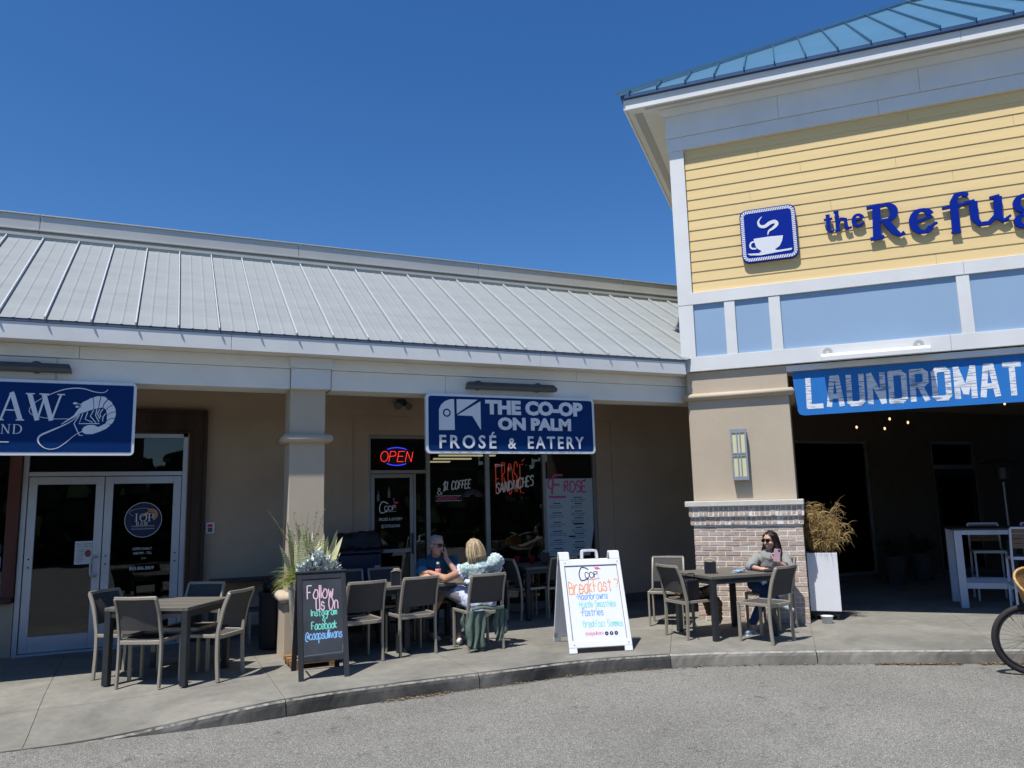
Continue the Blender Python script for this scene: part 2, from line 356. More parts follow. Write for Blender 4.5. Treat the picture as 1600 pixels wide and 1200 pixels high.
HAND['@'] = "55 46 35 44 54 57 38 17 04 12 42"; HAND['&'] = "53 18 29 38 05 13 33 55"; HAND['$'] = "48 39 19 07 36 44 33 03|2a 22"; HAND['1'] = "08 19 13"; HAND['.'] = "03 13"; HAND['?'] = "08 19 38 36 25|24 23"
HAND['-'] = "06 26"
def hand_w(text, h, gap, xs):
    u = h / 6.; t = 0
    for ch in text:
        if ch == ' ': t += 4 * u * xs; continue
        g = HAND.get(ch)
        if g: t += (max(int(p[0]) for st in g.split('|') for p in st.split()) + gap) * u * xs
    return t - gap * u * xs
def hand(b, text, x, z, h, wd, y, slant=0, wob=.0, gap=1.4, smooth=True, k=None, xs=1.0, step=0, fit=None):
    """h = height of 6 grid rows; fit = total width"""
    if fit: xs = fit / hand_w(text, h, gap, 1.0)
    u = h / 6.; cx = x; n = 0
    for ch in text:
        if ch == ' ': cx += 4 * u * xs; continue
        g = HAND.get(ch)
        if not g: continue
        wmax = 0
        for st in g.split('|'):
            pts = [(int(p[0]), int(p[1], 16)) for p in st.split()]
            wmax = max(wmax, max(p[0] for p in pts))
            q = [(cx + (a + random.uniform(-wob, wob)) * u * xs + slant * (c - 3) * u, z + (c - 3 + random.uniform(-wob, wob)) * u) for a, c in pts]
            q = curve([(a, c, 0) for a, c in q], 5) if smooth and len(q) > 2 else [(a, c, 0) for a, c in q]
            n += 1; b.stroke([(p[0], p[1]) for p in q], wd, y - .00012 * (n % 9), k=k)
        cx += (wmax + gap) * u * xs; z += step
    return cx
# ================================================================ GROUND
b_ = B(); b_.add([(-400, -400, -.14), (400, -400, -.14), (400, 400, -.14), (-400, 400, -.14)], [(0, 1, 2, 3)])
tag(b_.build('parking_lot_asphalt', asphalt), kind='structure')

KERB = [(-8, 7.30), (-4.2, 7.30), (-1.05, 7.28), (.3, 7.25), (.9, 7.26), (1.57, 7.34), (2.25, 7.37), (3.24, 7.37), (3.84, 7.385), (4.41, 7.32), (5.36, 7.06), (6.5, 6.50), (7.70, 5.80), (8.3, 5.47), (10.2, 4.45), (13, 2.9), (17, .7)]
KC = curve([(x, y, 0) for x, y in KERB], 8)
def kerb_at(s):
    """point of the kerb line by x-like parameter s"""
    for i in range(len(KC) - 1):
        if KC[i][0] <= s <= KC[i + 1][0]:
            t = (s - KC[i][0]) / (KC[i + 1][0] - KC[i][0]); return Vector((s, KC[i][1] + t * (KC[i + 1][1] - KC[i][1])))
def sstep(a, b, x):
    t = max(0, min(1, (x - a) / (b - a))); return t * t * (3 - 2 * t)
def wz(x, y):
    """height of the walk: flat, ramped down to the lot at the left front"""
    ky = 7.3 if x < 1 else (kerb_at(min(x, 16.9)).y)
    r = 1 - sstep(-.7, 1.15, x); d = y - ky
    return -.106 * r * (1 - sstep(0, 1.5, d)) - .03 * r * (1 - sstep(.8, 2.6, d))
walk_o = empty('sidewalk', (0, 0, 0), kind='structure')
JOINTS = [(-7.9, -7.9), (-6.1, -6.1), (-4.3, -4.35), (-2.6, -2.65), (-.915, -.98), (1.05, 1.0), (2.9, 2.8), (5.023, 7.9), (6.45, 10.7), (8.1, 13.2), (10.0, 15.4), (12.4, 17.8), (15.5, 20.5)]
TS = [0, .06, .16, .3, .5, .7, .85, 1]
WALLY = 11.05
def slab_cell(s0, s1, e0, e1, ta, tb, g=.005):
    vs = []; nu, nv = 8, 6; b = B()
    for i in range(nu + 1):
        u = i / nu; sk_ = s0 + (s1 - s0) * u; k = kerb_at(sk_); e = Vector((e0 + (e1 - e0) * u, WALLY + .02))
        d = e - k; L = d.length; off = .055
        for j in range(nv + 1):
            t = ta + (tb - ta) * j / nv; p = k + d * (off / L + t * (1 - off / L)); 
            if i == 0: p = p + Vector((g / 2, 0))
            if i == nu: p = p - Vector((g / 2, 0))
            if j == 0 and ta > 0: p = p + d.normalized() * g / 2
            if j == nv and tb < 1: p = p - d.normalized() * g / 2
            vs.append((p.x, p.y, wz(p.x, p.y)))
    top = len(vs); idx = lambda i, j: i * (nv + 1) + j
    fs = [(idx(i, j), idx(i + 1, j), idx(i + 1, j + 1), idx(i, j + 1)) for i in range(nu) for j in range(nv)]
    vs += [(x, y, z - .05) for x, y, z in vs]
    rim = [idx(i, 0) for i in range(nu)] + [idx(nu, j) for j in range(nv)] + [idx(i, nv) for i in range(nu, 0, -1)] + [idx(0, j) for j in range(nv, 0, -1)]
    for a in range(len(rim)):
        p, q = rim[a], rim[(a + 1) % len(rim)]; fs.append((q, p, p + top, q + top))
    b.add(vs, fs); b.build('slab', walk, walk_o)
for (s0, e0), (s1, e1) in zip(JOINTS[:-1], JOINTS[1:]):
    if s0 < 5: slab_cell(s0, s1, e0, e1, 0, .26); slab_cell(s0, s1, e0, e1, .26, 1)
    else: slab_cell(s0, s1, e0, e1, 0, .45); slab_cell(s0, s1, e0, e1, .45, 1)
# joint filler just below the slabs
f_ = B(); n = 90; vs = []
for i in range(n + 1):
    s_ = -7.9 + (23.3) * i / n; k = kerb_at(s_); e = s_ if s_ < 3 else 3 + (s_ - 3) * 1.42
    for t in [0, .1, .2, .35, .6, 1]:
        p = k + (Vector((e, WALLY)) - k) * (.02 + .98 * t); vs.append((p.x, p.y, wz(p.x, p.y) - .014))
f_.add(vs, [(i * 6 + j, i * 6 + 6 + j, i * 6 + 7 + j, i * 6 + 1 + j) for i in range(n) for j in range(5)])
f_.build('joint_filler', mat('joint_dark', (.09, .085, .075), .95, var=.2), walk_o)
# kerb, cast in lengths between the joints
kerb_o = empty('kerb', (0, 0, 0), kind='structure')
prof = [(-.028, -.19), (-.020, -.12), (-.008, -.045), (.004, -.018), (.022, -.004), (.055, 0)]
random.seed(3)
for (s0, _), (s1, _) in zip(JOINTS[:-1], JOINTS[1:]):
    b = B(); n = max(4, int((s1 - s0) / .045)); vs = []
    for i in range(n + 1):
        s_ = s0 + .004 + (s1 - s0 - .008) * i / n; k = kerb_at(s_); k2 = kerb_at(min(s_ + .02, 16.9)); d = (k2 - k).normalized(); nn = Vector((-d.y, d.x))
        for j, (o, z) in enumerate(prof):
            chip = random.uniform(0, .010) * random.random() if j in (3, 4, 2) else 0
            p = k + nn * (o + chip); zz = wz(p.x, p.y)
            vs.append((p.x, p.y, zz + z * (1 if j else 1) - chip * .4))
    m_ = len(prof)
    b.add(vs, [(i * m_ + j, (i + 1) * m_ + j, (i + 1) * m_ + j + 1, i * m_ + j + 1) for i in range(n) for j in range(m_ - 1)])
    for q_ in range(len(b.f)): b.m[q_] = 1 if q_ % (m_ - 1) == 3 else 0
    b.build('kerb_length', [kerbd if s0 < 5 else kerbm, chipm[0 if s0 < 5 else 1]], kerb_o, smooth=False)

# ================================================================ LEFT BUILDING (arcade with metal roof)
AR = empty('arcade_building', (2.6, 11.05, 0), 0, 'long low shopping arcade with grey standing seam roof and shaded walkway', 'building')
def ab(b, name, m, parent=AR, **k): return b.build(name, m, parent, world=True, **k)
Y0 = WALLY
b = B()
b.box(-9, -1.70, Y0, Y0 + .2, 0, .62)                     # below left window
b.box(-9, -1.70, Y0, Y0 + .2, 2.72, 3.5); b.box(-1.70, -1.567, Y0, Y0 + .2, 0, .62)
b.box(-1.70, .52, Y0 + .004, Y0 + .2, 2.70, 3.5)
b.box(.28, 2.46, Y0, Y0 + .2, 0, 3.5)
b.box(2.46, 6.79, Y0, Y0 + .2, 2.955, 3.5)
b.box(2.46, 2.70, Y0 + .03, Y0 + .2, 0, 2.955)
b.box(6.50, 6.79, Y0 + .03, Y0 + .2, 0, 2.955)
b.box(2.70, 6.50, Y0 + .03, Y0 + .2, 2.68, 2.955)
b.box(6.79, 9.3, Y0, Y0 + .2, 0, 3.5)
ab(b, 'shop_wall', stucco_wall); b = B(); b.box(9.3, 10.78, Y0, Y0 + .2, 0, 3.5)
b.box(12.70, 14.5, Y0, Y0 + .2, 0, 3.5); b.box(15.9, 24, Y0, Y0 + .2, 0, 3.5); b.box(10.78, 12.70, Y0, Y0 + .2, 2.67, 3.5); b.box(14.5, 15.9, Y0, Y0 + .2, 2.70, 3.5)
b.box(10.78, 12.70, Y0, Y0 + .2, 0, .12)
ab(b, 'patio_wall_shaded', patio_wall_shaded)
for a, c in ((-9, -1.72), (.53, 2.44), (6.81, 10.7), (12.72, 14.4), (16, 23)): ab(B().box(a, c, Y0 - .03, Y0, 0, .14), 'plinth', plinthm)
# rooms behind the glass
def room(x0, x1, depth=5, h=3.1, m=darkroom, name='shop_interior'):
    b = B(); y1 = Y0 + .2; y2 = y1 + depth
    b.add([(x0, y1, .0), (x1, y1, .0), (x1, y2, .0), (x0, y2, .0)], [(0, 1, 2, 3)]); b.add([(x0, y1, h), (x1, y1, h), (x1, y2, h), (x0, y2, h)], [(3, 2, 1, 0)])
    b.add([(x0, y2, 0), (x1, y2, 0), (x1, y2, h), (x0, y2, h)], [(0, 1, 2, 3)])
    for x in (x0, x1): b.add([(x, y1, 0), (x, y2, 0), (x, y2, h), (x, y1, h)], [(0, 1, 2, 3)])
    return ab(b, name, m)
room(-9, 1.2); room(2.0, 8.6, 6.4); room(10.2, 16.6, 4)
for k in range(3):                                          # lit ceiling strips in the eatery
    ab(B().box(5.0 + .25 * k, 6.2 - .1 * k, 14.6 + 1.1 * k, 14.70 + 1.1 * k, 2.6, 2.63), 'ceiling_strip_light', mat('strip_light', (.8, .78, .62), emit=((1, .86, .55), .7)))
b = B(); b.box(3.4, 6.4, 14.6, 15.2, 0, 1.05); b.box(3.3, 6.5, 14.5, 15.25, 1.05, 1.1); ab(b, 'service_counter', mat('counter', (.09, .075, .06), .6))

# ----- arcade columns
def column(x0, x1):
    c = empty('column', ((x0 + x1) / 2, 9.28, 0), parent=AR); c.matrix_parent_inverse = chainm(AR).inverted()
    X, Yc = (x1 - x0) / 2, .20
    def cb(b, n, m, **k): return b.build(n, m, c, **k)
    cb(B().box(-X, X, -Yc, Yc, .73, 3.02), 'shaft', stucco, bevel=.006)
    cb(B().box(-X - .035, X + .035, -Yc - .06, Yc + .06, -.05, .61), 'base', stucco, bevel=.006)
    for z, e, h in ((.67, .095, .06), (2.44, .082, .05)):
        b = B(); p = []
        for k in range(9): a = R(-90 + 180 * k / 8); p.append((e - h + h * math.cos(a), z + h * math.sin(a)))
        vs = []
        for o, zz in [(-.02, z - h)] + p + [(-.02, z + h)]: vs += [(-X - o, -Yc - o, zz), (X + o, -Yc - o, zz), (X + o, Yc + o, zz), (-X - o, Yc + o, zz)]
        m_ = len(p) + 2
        b.add(vs, [(i * 4 + j, i * 4 + (j + 1) % 4, i * 4 + 4 + (j + 1) % 4, i * 4 + 4 + j) for i in range(m_ - 1) for j in range(4)])
        cb(b, 'bullnose', stucco, smooth=True)
    cb(B().box(-X - .005, X + .045, -.28, .22, 3.012, 3.245), 'capital_board', whitep, bevel=.004)
    cb(B().box(-X - .02, X + .07, -.31, .22, 3.248, 3.377), 'capital_cap', whitep, bevel=.004)
column(1.30, 1.70); column(-4.6, -4.2)
# ----- beam boards above the walkway
bx = [-9, -4.64, -2.1, 1.28, 3.15, 6.60]
for x0, x1 in [(-9, -6.1), (-6.1, -4.62), (-4.15, 1.29), (1.76, 7.25)]:
    cuts = [x0] + ([-1.05] if x0 == -4.15 else [3.18] if x0 == 1.76 else []) + [x1]
    for a, c in zip(cuts[:-1], cuts[1:]): ab(B().box(a + .002, c - .002, 9.05, 9.45, 3.010, 3.243), 'beam_board', beamp, bevel=.003)
    cuts = [x0] + ([-.85] if x0 == -4.15 else [5.05] if x0 == 1.76 else []) + [x1]
    for a, c in zip(cuts[:-1], cuts[1:]): ab(B().box(a + .002, c - .002, 9.025, 9.44, 3.247, 3.378), 'upper_beam_board', beamp, bevel=.003)
ab(B().box(-9, 18, 9.46, Y0, 3.30, 3.34), 'walkway_ceiling', stucco_wall)
ab(B().box(-9, 7.15, 8.93, 9.45, 3.380, 3.40), 'soffit', soffm); ab(B().box(-9, 6.67, 8.79, 8.93, 3.380, 3.40), 'soffit', soffm)
for a, c in [(-9, -3.6), (-3.6, .62), (.62, 4.38), (4.38, 6.665)]: ab(B().box(a + .002, c - .002, 8.76, 8.79, 3.372, 3.545), 'fascia_board', whitep, bevel=.003)
ab(B().box(-9, 6.67, 8.752, 8.83, 3.547, 3.572), 'drip_edge', dripm)
# ----- standing seam roof: each pan an object
ra, rb = Vector((0, 8.748, 3.578)), Vector((0, 11.30, 5.197)); rd = (rb - ra); RL = rd.length; rdn = rd / RL; rn = Vector((0, -rdn.z, rdn.y)); PW = .4085
def pan_mesh(t0l=0, t0r=0):
    b = B(); xs = [.0, .012, .12, .130, .142, .152, .255, .265, .277, .287, PW - .012]; hs = [.0, 0, 0, .005, .005, 0, 0, .005, .005, 0, 0]
    vs = []
    for x, h in zip(xs, hs):
        t = (t0l + (t0r - t0l) * x / PW) * RL
        vs += [ra + rdn * t + rn * h + Vector((x, 0, 0)), rb + rn * h + Vector((x, 0, 0))]
    b.add(vs, [(2 * i, 2 * i + 2, 2 * i + 3, 2 * i + 1) for i in range(len(xs) - 1)])
    p = ra + rdn * (t0l * RL - (.012 if t0l == 0 else 0)) + rn * .021 + Vector((-.004, 0, 0)); q = rb + rn * .021 + Vector((-.004, 0, 0))
    b.beam(p, q, .012, .030, up=rn, k=1)
    return b
shared = None
for k in range(-20, 27):
    x = -1.139 + PW * k
    if x > 9.0: break
    if x < 6.5:
        if shared is None: o = ab(pan_mesh(), 'roof_pan', [galv, galvs]); shared = o.data; o.location.x = x; 
        else:
            o = bpy.data.objects.new('roof_pan', shared); COL.objects.link(o); o.parent = AR; o.matrix_parent_inverse = chainm(AR).inverted(); o.location.x = x
    else:
        tl, tr = (.0, .045) if x < 6.7 else (.06, .06)
        o = ab(pan_mesh(tl, tr), 'roof_pan', [galv, galvs]); o.location.x = x
ab(B().add([(-9.2, 8.757, 3.573), (6.66, 8.757, 3.573), (8.9, 11.3, 5.18), (-9.2, 11.3, 5.18), (-9.2, 8.757, 3.56), (6.66, 8.757, 3.56), (8.9, 11.3, 5.16), (-9.2, 11.3, 5.16)], [(0, 1, 2, 3), (7, 6, 5, 4), (0, 4, 5, 1), (1, 5, 6, 2)]), 'roof_deck', dripm)
b = B(); b.box(-9.2, 9.3, 11.29, 11.42, 5.19, 5.262); b.box(-9.2, 9.3, 11.27, 11.29, 5.225, 5.262)
ab(b, 'roof_head_flashing', galvt)
for a, c in [(-9.2, -4.9), (-4.9, -1.65), (-1.65, 1.75), (1.75, 4.7), (4.7, 7.55), (7.55, 9.9)]:
    b = B(); b.box(a + .003, c - .003, 11.62, 11.70, 5.25, 5.628); b.box(a + .003, c - .003, 11.56, 11.62, 5.40, 5.425); b.box(a + .003, c - .003, 11.6, 11.74, 5.629, 5.645)
    ab(b, 'parapet_coping', galvt, bevel=.003)
ab(B().box(-9.2, 9.9, 11.42, 11.62, 5.16, 5.20), 'roof_gutter', dripm)
ab(B().box(-9.2, 9.9, 11.45, 18, 4.8, 5.15), 'flat_roof', galvt)
ab(B().add([(-9.2, 8.83, 3.4), (-9.2, 11.3, 3.4), (-9.2, 11.3, 5.15)], [(0, 1, 2)]), 'gable_infill', whitep)
ab(B().box(-9.2, 24, 17.8, 18, -.1, 5.15), 'rear_wall', stucco_wall)

# ----- shopfront of the raw bar
def frame(b, x0, x1, z0, z1, w_, y0, y1, wb=None):
    wb = wb or w_
    b.box(x0, x0 + w_, y0, y1, z0, z1); b.box(x1 - w_, x1, y0, y1, z0, z1); b.box(x0 + w_, x1 - w_, y0, y1, z1 - w_, z1); b.box(x0 + w_, x1 - w_, y0, y1, z0, z0 + wb); return b
sf = empty('raw_bar_shopfront', (-.6, Y0, 0), parent=AR); sf.matrix_parent_inverse = chainm(AR).inverted(); sf.name = 'shopfront'
def sb(b, n, m, p=sf, **k): return b.build(n, m, p, world=True, **k)
b = B(); b.box(-1.565, -1.505, Y0 + .02, Y0 + .10, 0, 2.62); b.box(.225, .285, Y0 + .02, Y0 + .10, 0, 2.62); b.box(-1.505, .225, Y0 + .02, Y0 + .10, 2.115, 2.17); b.box(-1.505, .225, Y0 + .02, Y0 + .10, 2.60, 2.66)
sb(b, 'aluminium_frame', aluf, bevel=.004)
sb(B().box(-1.505, .225, Y0 + .055, Y0 + .062, 2.17, 2.60), 'transom_pane', gl_tint)
sb(B().box(-1.55, .27, Y0 - .06, Y0 + .11, 0, .018), 'threshold', aluf)
def leaf(x0, x1, nm='door'):
    d = frame(B(), x0 + .004, x1 - .004, .022, 2.108, .095, Y0 + .035, Y0 + .080, wb=.19)
    b = d; return b
L1 = ab(leaf(-1.503, -.672), 'door', aluf, bevel=.004, label='left door leaf with a paper notice'); L2 = ab(leaf(-.672, .223), 'door', aluf, bevel=.004, label='right door leaf with round decal')
L1.name = 'door'; 
for L, x0, x1 in ((L1, -1.41, -.765), (L2, -.577, .128)): sb(B().box(x0, x1, Y0 + .052, Y0 + .058, .212, 2.014), 'pane', gl_tint, L)
sb(B().tube(curve([(-.725, Y0 + .035, .885), (-.725, Y0 - .03, .885), (-.775, Y0 - .045, .90), (-.775, Y0 - .045, 1.10), (-.725, Y0 - .03, 1.115), (-.725, Y0 + .035, 1.115)], 5), .012, 8), 'handle', aluf, L1, smooth=True)
for L, x in ((L1, -1.45), (L2, -.625), (L2, .17)):
    for z in (1.02, 1.12): sb(B().tube([(x, Y0 + .036, z), (x, Y0 + .030, z)], .011, 10), 'lock', blackm, L)
b = B()  # dark timber surround
b.box(.292, .345, Y0 - .03, Y0 + .1, 0, 2.70); b.box(.345, .470, Y0 - .055, Y0, 0, 2.93); b.box(.470, .515, Y0 - .085, Y0, 0, 2.965)
b.box(-2.2, .292, Y0 - .03, Y0 + .1, 2.665, 2.70); b.box(-2.2, .345, Y0 - .055, Y0, 2.70, 2.93); b.box(-2.2, .470, Y0 - .085, Y0, 2.93, 2.965)
sb(b, 'timber_surround', woodd, bevel=.004)
sb(B().box(-1.70, -1.57, Y0 - .05, Y0 + .1, 0.68, 2.66), 'timber_post', redwood, bevel=.006)
sb(B().box(-9, -1.58, Y0 - .09, Y0 + .1, .62, .685), 'timber_sill', woodd, bevel=.006)
sb(B().box(-9, -1.70, Y0 + .03, Y0 + .036, .69, 2.66), 'window_pane', gl_tint)
# printed decal on the right leaf
DY = Y0 + .0515
b = B(); c0 = (-.215, 1.552)
b.poly([(c0[0] + .218 * math.cos(R(a)), c0[1] + .222 * math.sin(R(a))) for a in range(0, 360, 6)], DY - .0005, DY)
dec = sb(b, 'round_decal', i_decal, L2)
E2 = [(c0[0] + .214 * math.cos(R(a)), c0[1] + .218 * math.sin(R(a))) for a in range(0, 360, 6)]
b = B(); b.stroke(E2, .006, DY - .0012, closed=True); b.stroke([(-.35, 1.474), (-.08, 1.474)], .004, DY - .0012); b.stroke([(-.35, 1.437), (-.08, 1.437)], .004, DY - .0012)
b.stroke(curve([(-.10, 1.665, 0), (-.22, 1.70, 0), (-.35, 1.675, 0), (-.38, 1.64, 0), (-.33, 1.60, 0)], 5), .003, DY - .0012) if False else b.stroke([(p[0], p[1]) for p in curve([(-.10, 1.675, 0), (-.22, 1.70, 0), (-.35, 1.675, 0), (-.38, 1.64, 0), (-.33, 1.60, 0)], 5)], .003, DY - .0012)
sb(b, 'decal_lines', i_white, L2)
SH_ARC = lambda cx, cz, r0, r1, a0, a1: [(cx + r1 * math.cos(R(a)), cz + r1 * math.sin(R(a))) for a in range(a0, a1 + 1, 10)] + [(cx + r0 * math.cos(R(a)), cz + r0 * math.sin(R(a))) for a in range(a1, a0 - 1, -10)]
b = B()
for a in range(-70, 130, 25): b.poly(SH_ARC(-.125, 1.615, .030, .078, a, a + 20), DY - .0012, DY - .0007)
b.poly([(-.16, 1.66), (-.21, 1.63), (-.25, 1.58), (-.16, 1.62)], DY - .0012, DY - .0007)
sb(b, 'decal_shrimp', i_tan, L2)
SERIF = dict(  # broad pen capitals: strokes plus serifs on a unit-high body
    I=[[(.0, 1), (.4, 1)], [(.2, 1), (.2, 0)], [(0, 0), (.4, 0)]], O=[[(.42 + .40 * math.cos(R(a)), .5 + .49 * math.sin(R(a))) for a in range(0, 361, 15)]],
    P=[[(0, 1), (.3, 1)], [(.15, 1), (.15, 0)], [(0, 0), (.32, 0)], [(.15, .98), (.45, .98), (.62, .84), (.62, .62), (.45, .47), (.15, .46)]],
    R=[[(0, 1), (.3, 1)], [(.15, 1), (.15, 0)], [(0, 0), (.32, 0)], [(.15, .98), (.45, .98), (.60, .85), (.60, .66), (.45, .52), (.15, .50)], [(.35, .5), (.70, 0)], [(.6, 0), (.82, 0)]],
    A=[[(.42, 1), (.10, 0)], [(.42, 1.02), (.46, .95), (.80, 0)], [(-.02, 0), (.22, 0)], [(.64, 0), (.94, 0)], [(.24, .36), (.62, .36)]],
    W=[[(.08, 1), (.36, 0)], [(.36, 0), (.56, .94)], [(.52, 1), (.80, 0)], [(.80, 0), (1.06, 1)], [(-.04, 1), (.24, 1)], [(.38, 1), (.68, 1)], [(.94, 1), (1.18, 1)]],
    N=[[(.12, 0), (.12, 1)], [(.12, 1), (.66, 0)], [(.66, 0), (.66, 1)], [(0, 1), (.2, 1)], [(0, 0), (.24, 0)], [(.54, 1), (.78, 1)]],
    D=[[(.13, 1), (.13, 0)], [(0, 1), (.35, 1), (.62, .85), (.72, .5), (.62, .15), (.35, 0), (0, 0)]])
SW = dict(I=.62, O=1.0, P=.80, R=.92, A=1.02, W=1.28, N=.95, D=.92)
def serif(b, text, x, z, h, y, xs=1.0, k=None, heavy=.14, thick=0, thin=.045):
    n = 0
    for ch in text:
        if ch == ' ': x += .4 * h * xs; continue
        for st in SERIF[ch]:
            n += 1
            P = [(x + px * h * xs, z + pz * h) for px, pz in st]
            if len(P) > 3: P = [(p[0], p[1]) for p in curve([(a, c, 0) for a, c in P], 4)]
            up = ch in 'AW' and len(st) >= 2 and abs(st[0][0] - st[-1][0]) > .15 and abs(st[0][1] - st[-1][1]) > .5
            wd = None
            if up: wd = heavy * h if (st[-1][0] > st[0][0]) == (st[-1][1] < st[0][1]) else thin * 1.5 * h
            if ch == 'N' and abs(st[0][0] - st[-1][0]) < .01: wd = thin * 1.4 * h
            if ch == 'N' and abs(st[0][0] - st[-1][0]) > .4: wd = heavy * h
            if wd: b.stroke(P, wd, y - .0002 * (n % 7), thick, k=k)
            else: b.stroke(P, 1, y - .0002 * (n % 7), thick, nib=(heavy * h, thin * h), k=k)
        x += SW[ch] * h * xs
    return x
b = B(); serif(b, 'IOP', -.315, 1.535, .095, DY - .0016); serif(b, 'RAW', -.298, 1.482, .046, DY - .0016); sb(b, 'lettering', i_white, L2)
words('LONG ISLAND CAFE', -.345, -.085, 1.443, 1.466, DY - .0008, i_grey, parent=L2, world=True)
words('OPEN DAILY', -.323, -.10, 1.172, 1.205, DY - .0008, i_white, parent=L2, world=True, res=2); words('4:00 PM - TILL', -.315, -.098, 1.118, 1.150, DY - .0008, i_white, parent=L2, world=True, res=2)
words('843.886.8809', -.349, -.069, .925, .968, DY - .0008, i_white, parent=L2, world=True, res=2)

# ----- shopfront of the eatery
cf = empty('shopfront', (4.6, Y0, 0), parent=AR); cf.matrix_parent_inverse = chainm(AR).inverted()
YF0, YF1 = Y0 + .06, Y0 + .15
def cbd(b, n, m, p=cf, **k): return b.build(n, m, p, world=True, **k)
b = B()
for x0, x1 in ((2.702, 2.742), (3.585, 3.645), (4.538, 4.61), (5.53, 5.582), (6.455, 6.498)): b.box(x0, x1, YF0, YF1, 0, 2.678)
for x0, x1 in ((2.742, 3.585), (3.645, 4.538), (4.61, 5.53), (5.582, 6.455)): b.box(x0, x1, YF0, YF1, 2.63, 2.678)
for x0, x1 in ((3.645, 4.538), (4.61, 5.53), (5.582, 6.455)): b.box(x0, x1, YF0, YF1, 0, .12)
b.box(2.742, 3.585, YF0, YF1, 2.115, 2.165); b.box(3.39, 3.425, YF0 + .01, YF1, 0, 2.115); b.box(3.425, 3.585, YF0, YF1, 0, .12)
cbd(b, 'window_frame', bronze, bevel=.003)
for x0, x1, z0, z1 in ((2.742, 3.585, 2.165, 2.63), (3.425, 3.585, .12, 2.115), (3.645, 4.538, .12, 2.63), (4.61, 5.53, .12, 2.63), (5.582, 6.455, .12, 2.63)): cbd(B().box(x0, x1, YF0 + .04, YF0 + .046, z0, z1), 'window_pane', gl_clear)
CD = ab(frame(B(), 2.746, 3.386, .02, 2.108, .055, YF0 + .005, YF0 + .05, wb=.17), 'door', bronze, bevel=.003, label='glass door with white and pink lettering')
cbd(B().box(2.80, 3.332, YF0 + .022, YF0 + .028, .19, 2.053), 'pane', gl_clear, CD)
cbd(B().bar([(3.355, YF0 - .04, .95), (3.355, YF0 - .04, 1.25)], .02, .02), 'handle', blackm, CD)
cbd(B().box(2.80, 3.34, YF0 - .03, YF0 - .005, .98, 1.03), 'push_bar', bronze, CD)
LY = YF0 + .0215
def coop_logo(x, z, s, y, mi, parent, fn, name='lettering'):
    b = B(); hand(b, 'C', x, z - .16 * s, s * .95, s * .085, y, slant=.12); hand(b, 'O', x + s * .55, z + .0 * s, s * .42, s * .06, y, xs=.95); hand(b, 'O', x + s * .93, z, s * .42, s * .06, y - .0003, xs=.95)
    hand(b, 'P', x + s * 1.32, z, s * .45, s * .06, y); b.stroke([(x + s * .5, z - .12 * s), (x + s * 1.65, z - .10 * s)], s * .03, y)
    fn(b, name, mi, parent)
    b = B(); fx, fz = x + s * 1.42, z + s * .62      # flamingo
    b.poly([(fx + (.20 + .20 * math.cos(R(a))) * s, fz + (.10 + .095 * math.sin(R(a))) * s) for a in range(0, 360, 24)], y - .0008, y - .0004)
    b.poly([(fx + .30 * s, fz + .16 * s), (fx + .52 * s, fz + .04 * s), (fx + .30 * s, fz + .02 * s)], y - .0011, y - .0005)
    b.stroke([(p[0], p[1]) for p in curve([(fx + .05 * s, fz + .12 * s, 0), (fx - .02 * s, fz + .26 * s, 0), (fx + .06 * s, fz + .42 * s, 0), (fx - .04 * s, fz + .52 * s, 0), (fx - .12 * s, fz + .42 * s, 0)], 5)], .045 * s, y - .0013)
    b.stroke([(fx + .22 * s, fz + .02 * s), (fx + .20 * s, fz - .62 * s), (fx + .30 * s, fz - .72 * s)], .025 * s, y - .0013)
    fn(b, 'flamingo_mark', i_pink, parent)
coop_logo(2.87, 1.58, .155, LY, i_white, CD, cbd)
for x in (2.86, 3.02): cbd(B().poly([(x - .02, 1.70 + .3 * (x - 2.8)), (x + .02, 1.70 + .3 * (x - 2.8)), (x + .02, 1.79 + .3 * (x - 2.8)), (x + .007, 1.81 + .3 * (x - 2.8)), (x + .007, 1.85 + .3 * (x - 2.8)), (x - .007, 1.85 + .3 * (x - 2.8)), (x - .007, 1.81 + .3 * (x - 2.8)), (x - .02, 1.79 + .3 * (x - 2.8))], LY - .001, LY), 'bottle_print', i_grey, CD)
words('FROSÉ & EATERY', 2.867, 3.222, 1.435, 1.487, LY, i_white, parent=CD, shear=.25, world=True, bold=.01); words('@COOPSULLIVANS', 2.905, 3.185, 1.325, 1.383, LY, i_white, parent=CD, world=True, bold=.005)
PYF = YF0 + .0395
b = B(); hand(b, '$1. COFFEE', 3.86, 1.86, .12, .016, PYF, slant=.15, wob=.15, step=.004, fit=.44); cbd(b, 'lettering', i_white)
b = B(); hand(b, '&', 3.77, 1.80, .09, .012, PYF); b.stroke([(3.74, 1.70), (4.15, 1.70), (4.15, 1.775), (3.74, 1.775)], .006, PYF, closed=True); cbd(b, 'lettering', i_white)
words('BREAKFAST', 3.765, 4.13, 1.712, 1.764, PYF, i_pink, parent=cf, shear=.2, bold=.015, world=True)
b = B()
for k in range(13): a = R(12 + 13 * k); b.stroke([(4.34 + .06 * math.cos(a), 1.74 + .05 * math.sin(a)), (4.34 + .17 * math.cos(a), 1.74 + .13 * math.sin(a))], .007, PYF)
cbd(b, 'sunburst_print', i_grey)
b = B(); hand(b, 'SANDWICHES', 4.73, 1.80, .15, .019, PYF, slant=.1, wob=.2, step=.013, fit=.64); cbd(b, 'lettering', i_white)
ab(B().box(3.66, 4.52, Y0 + .5, Y0 + .51, 1.62, 2.02), 'coffee_banner', mat('banner', (.05, .055, .065), .8))

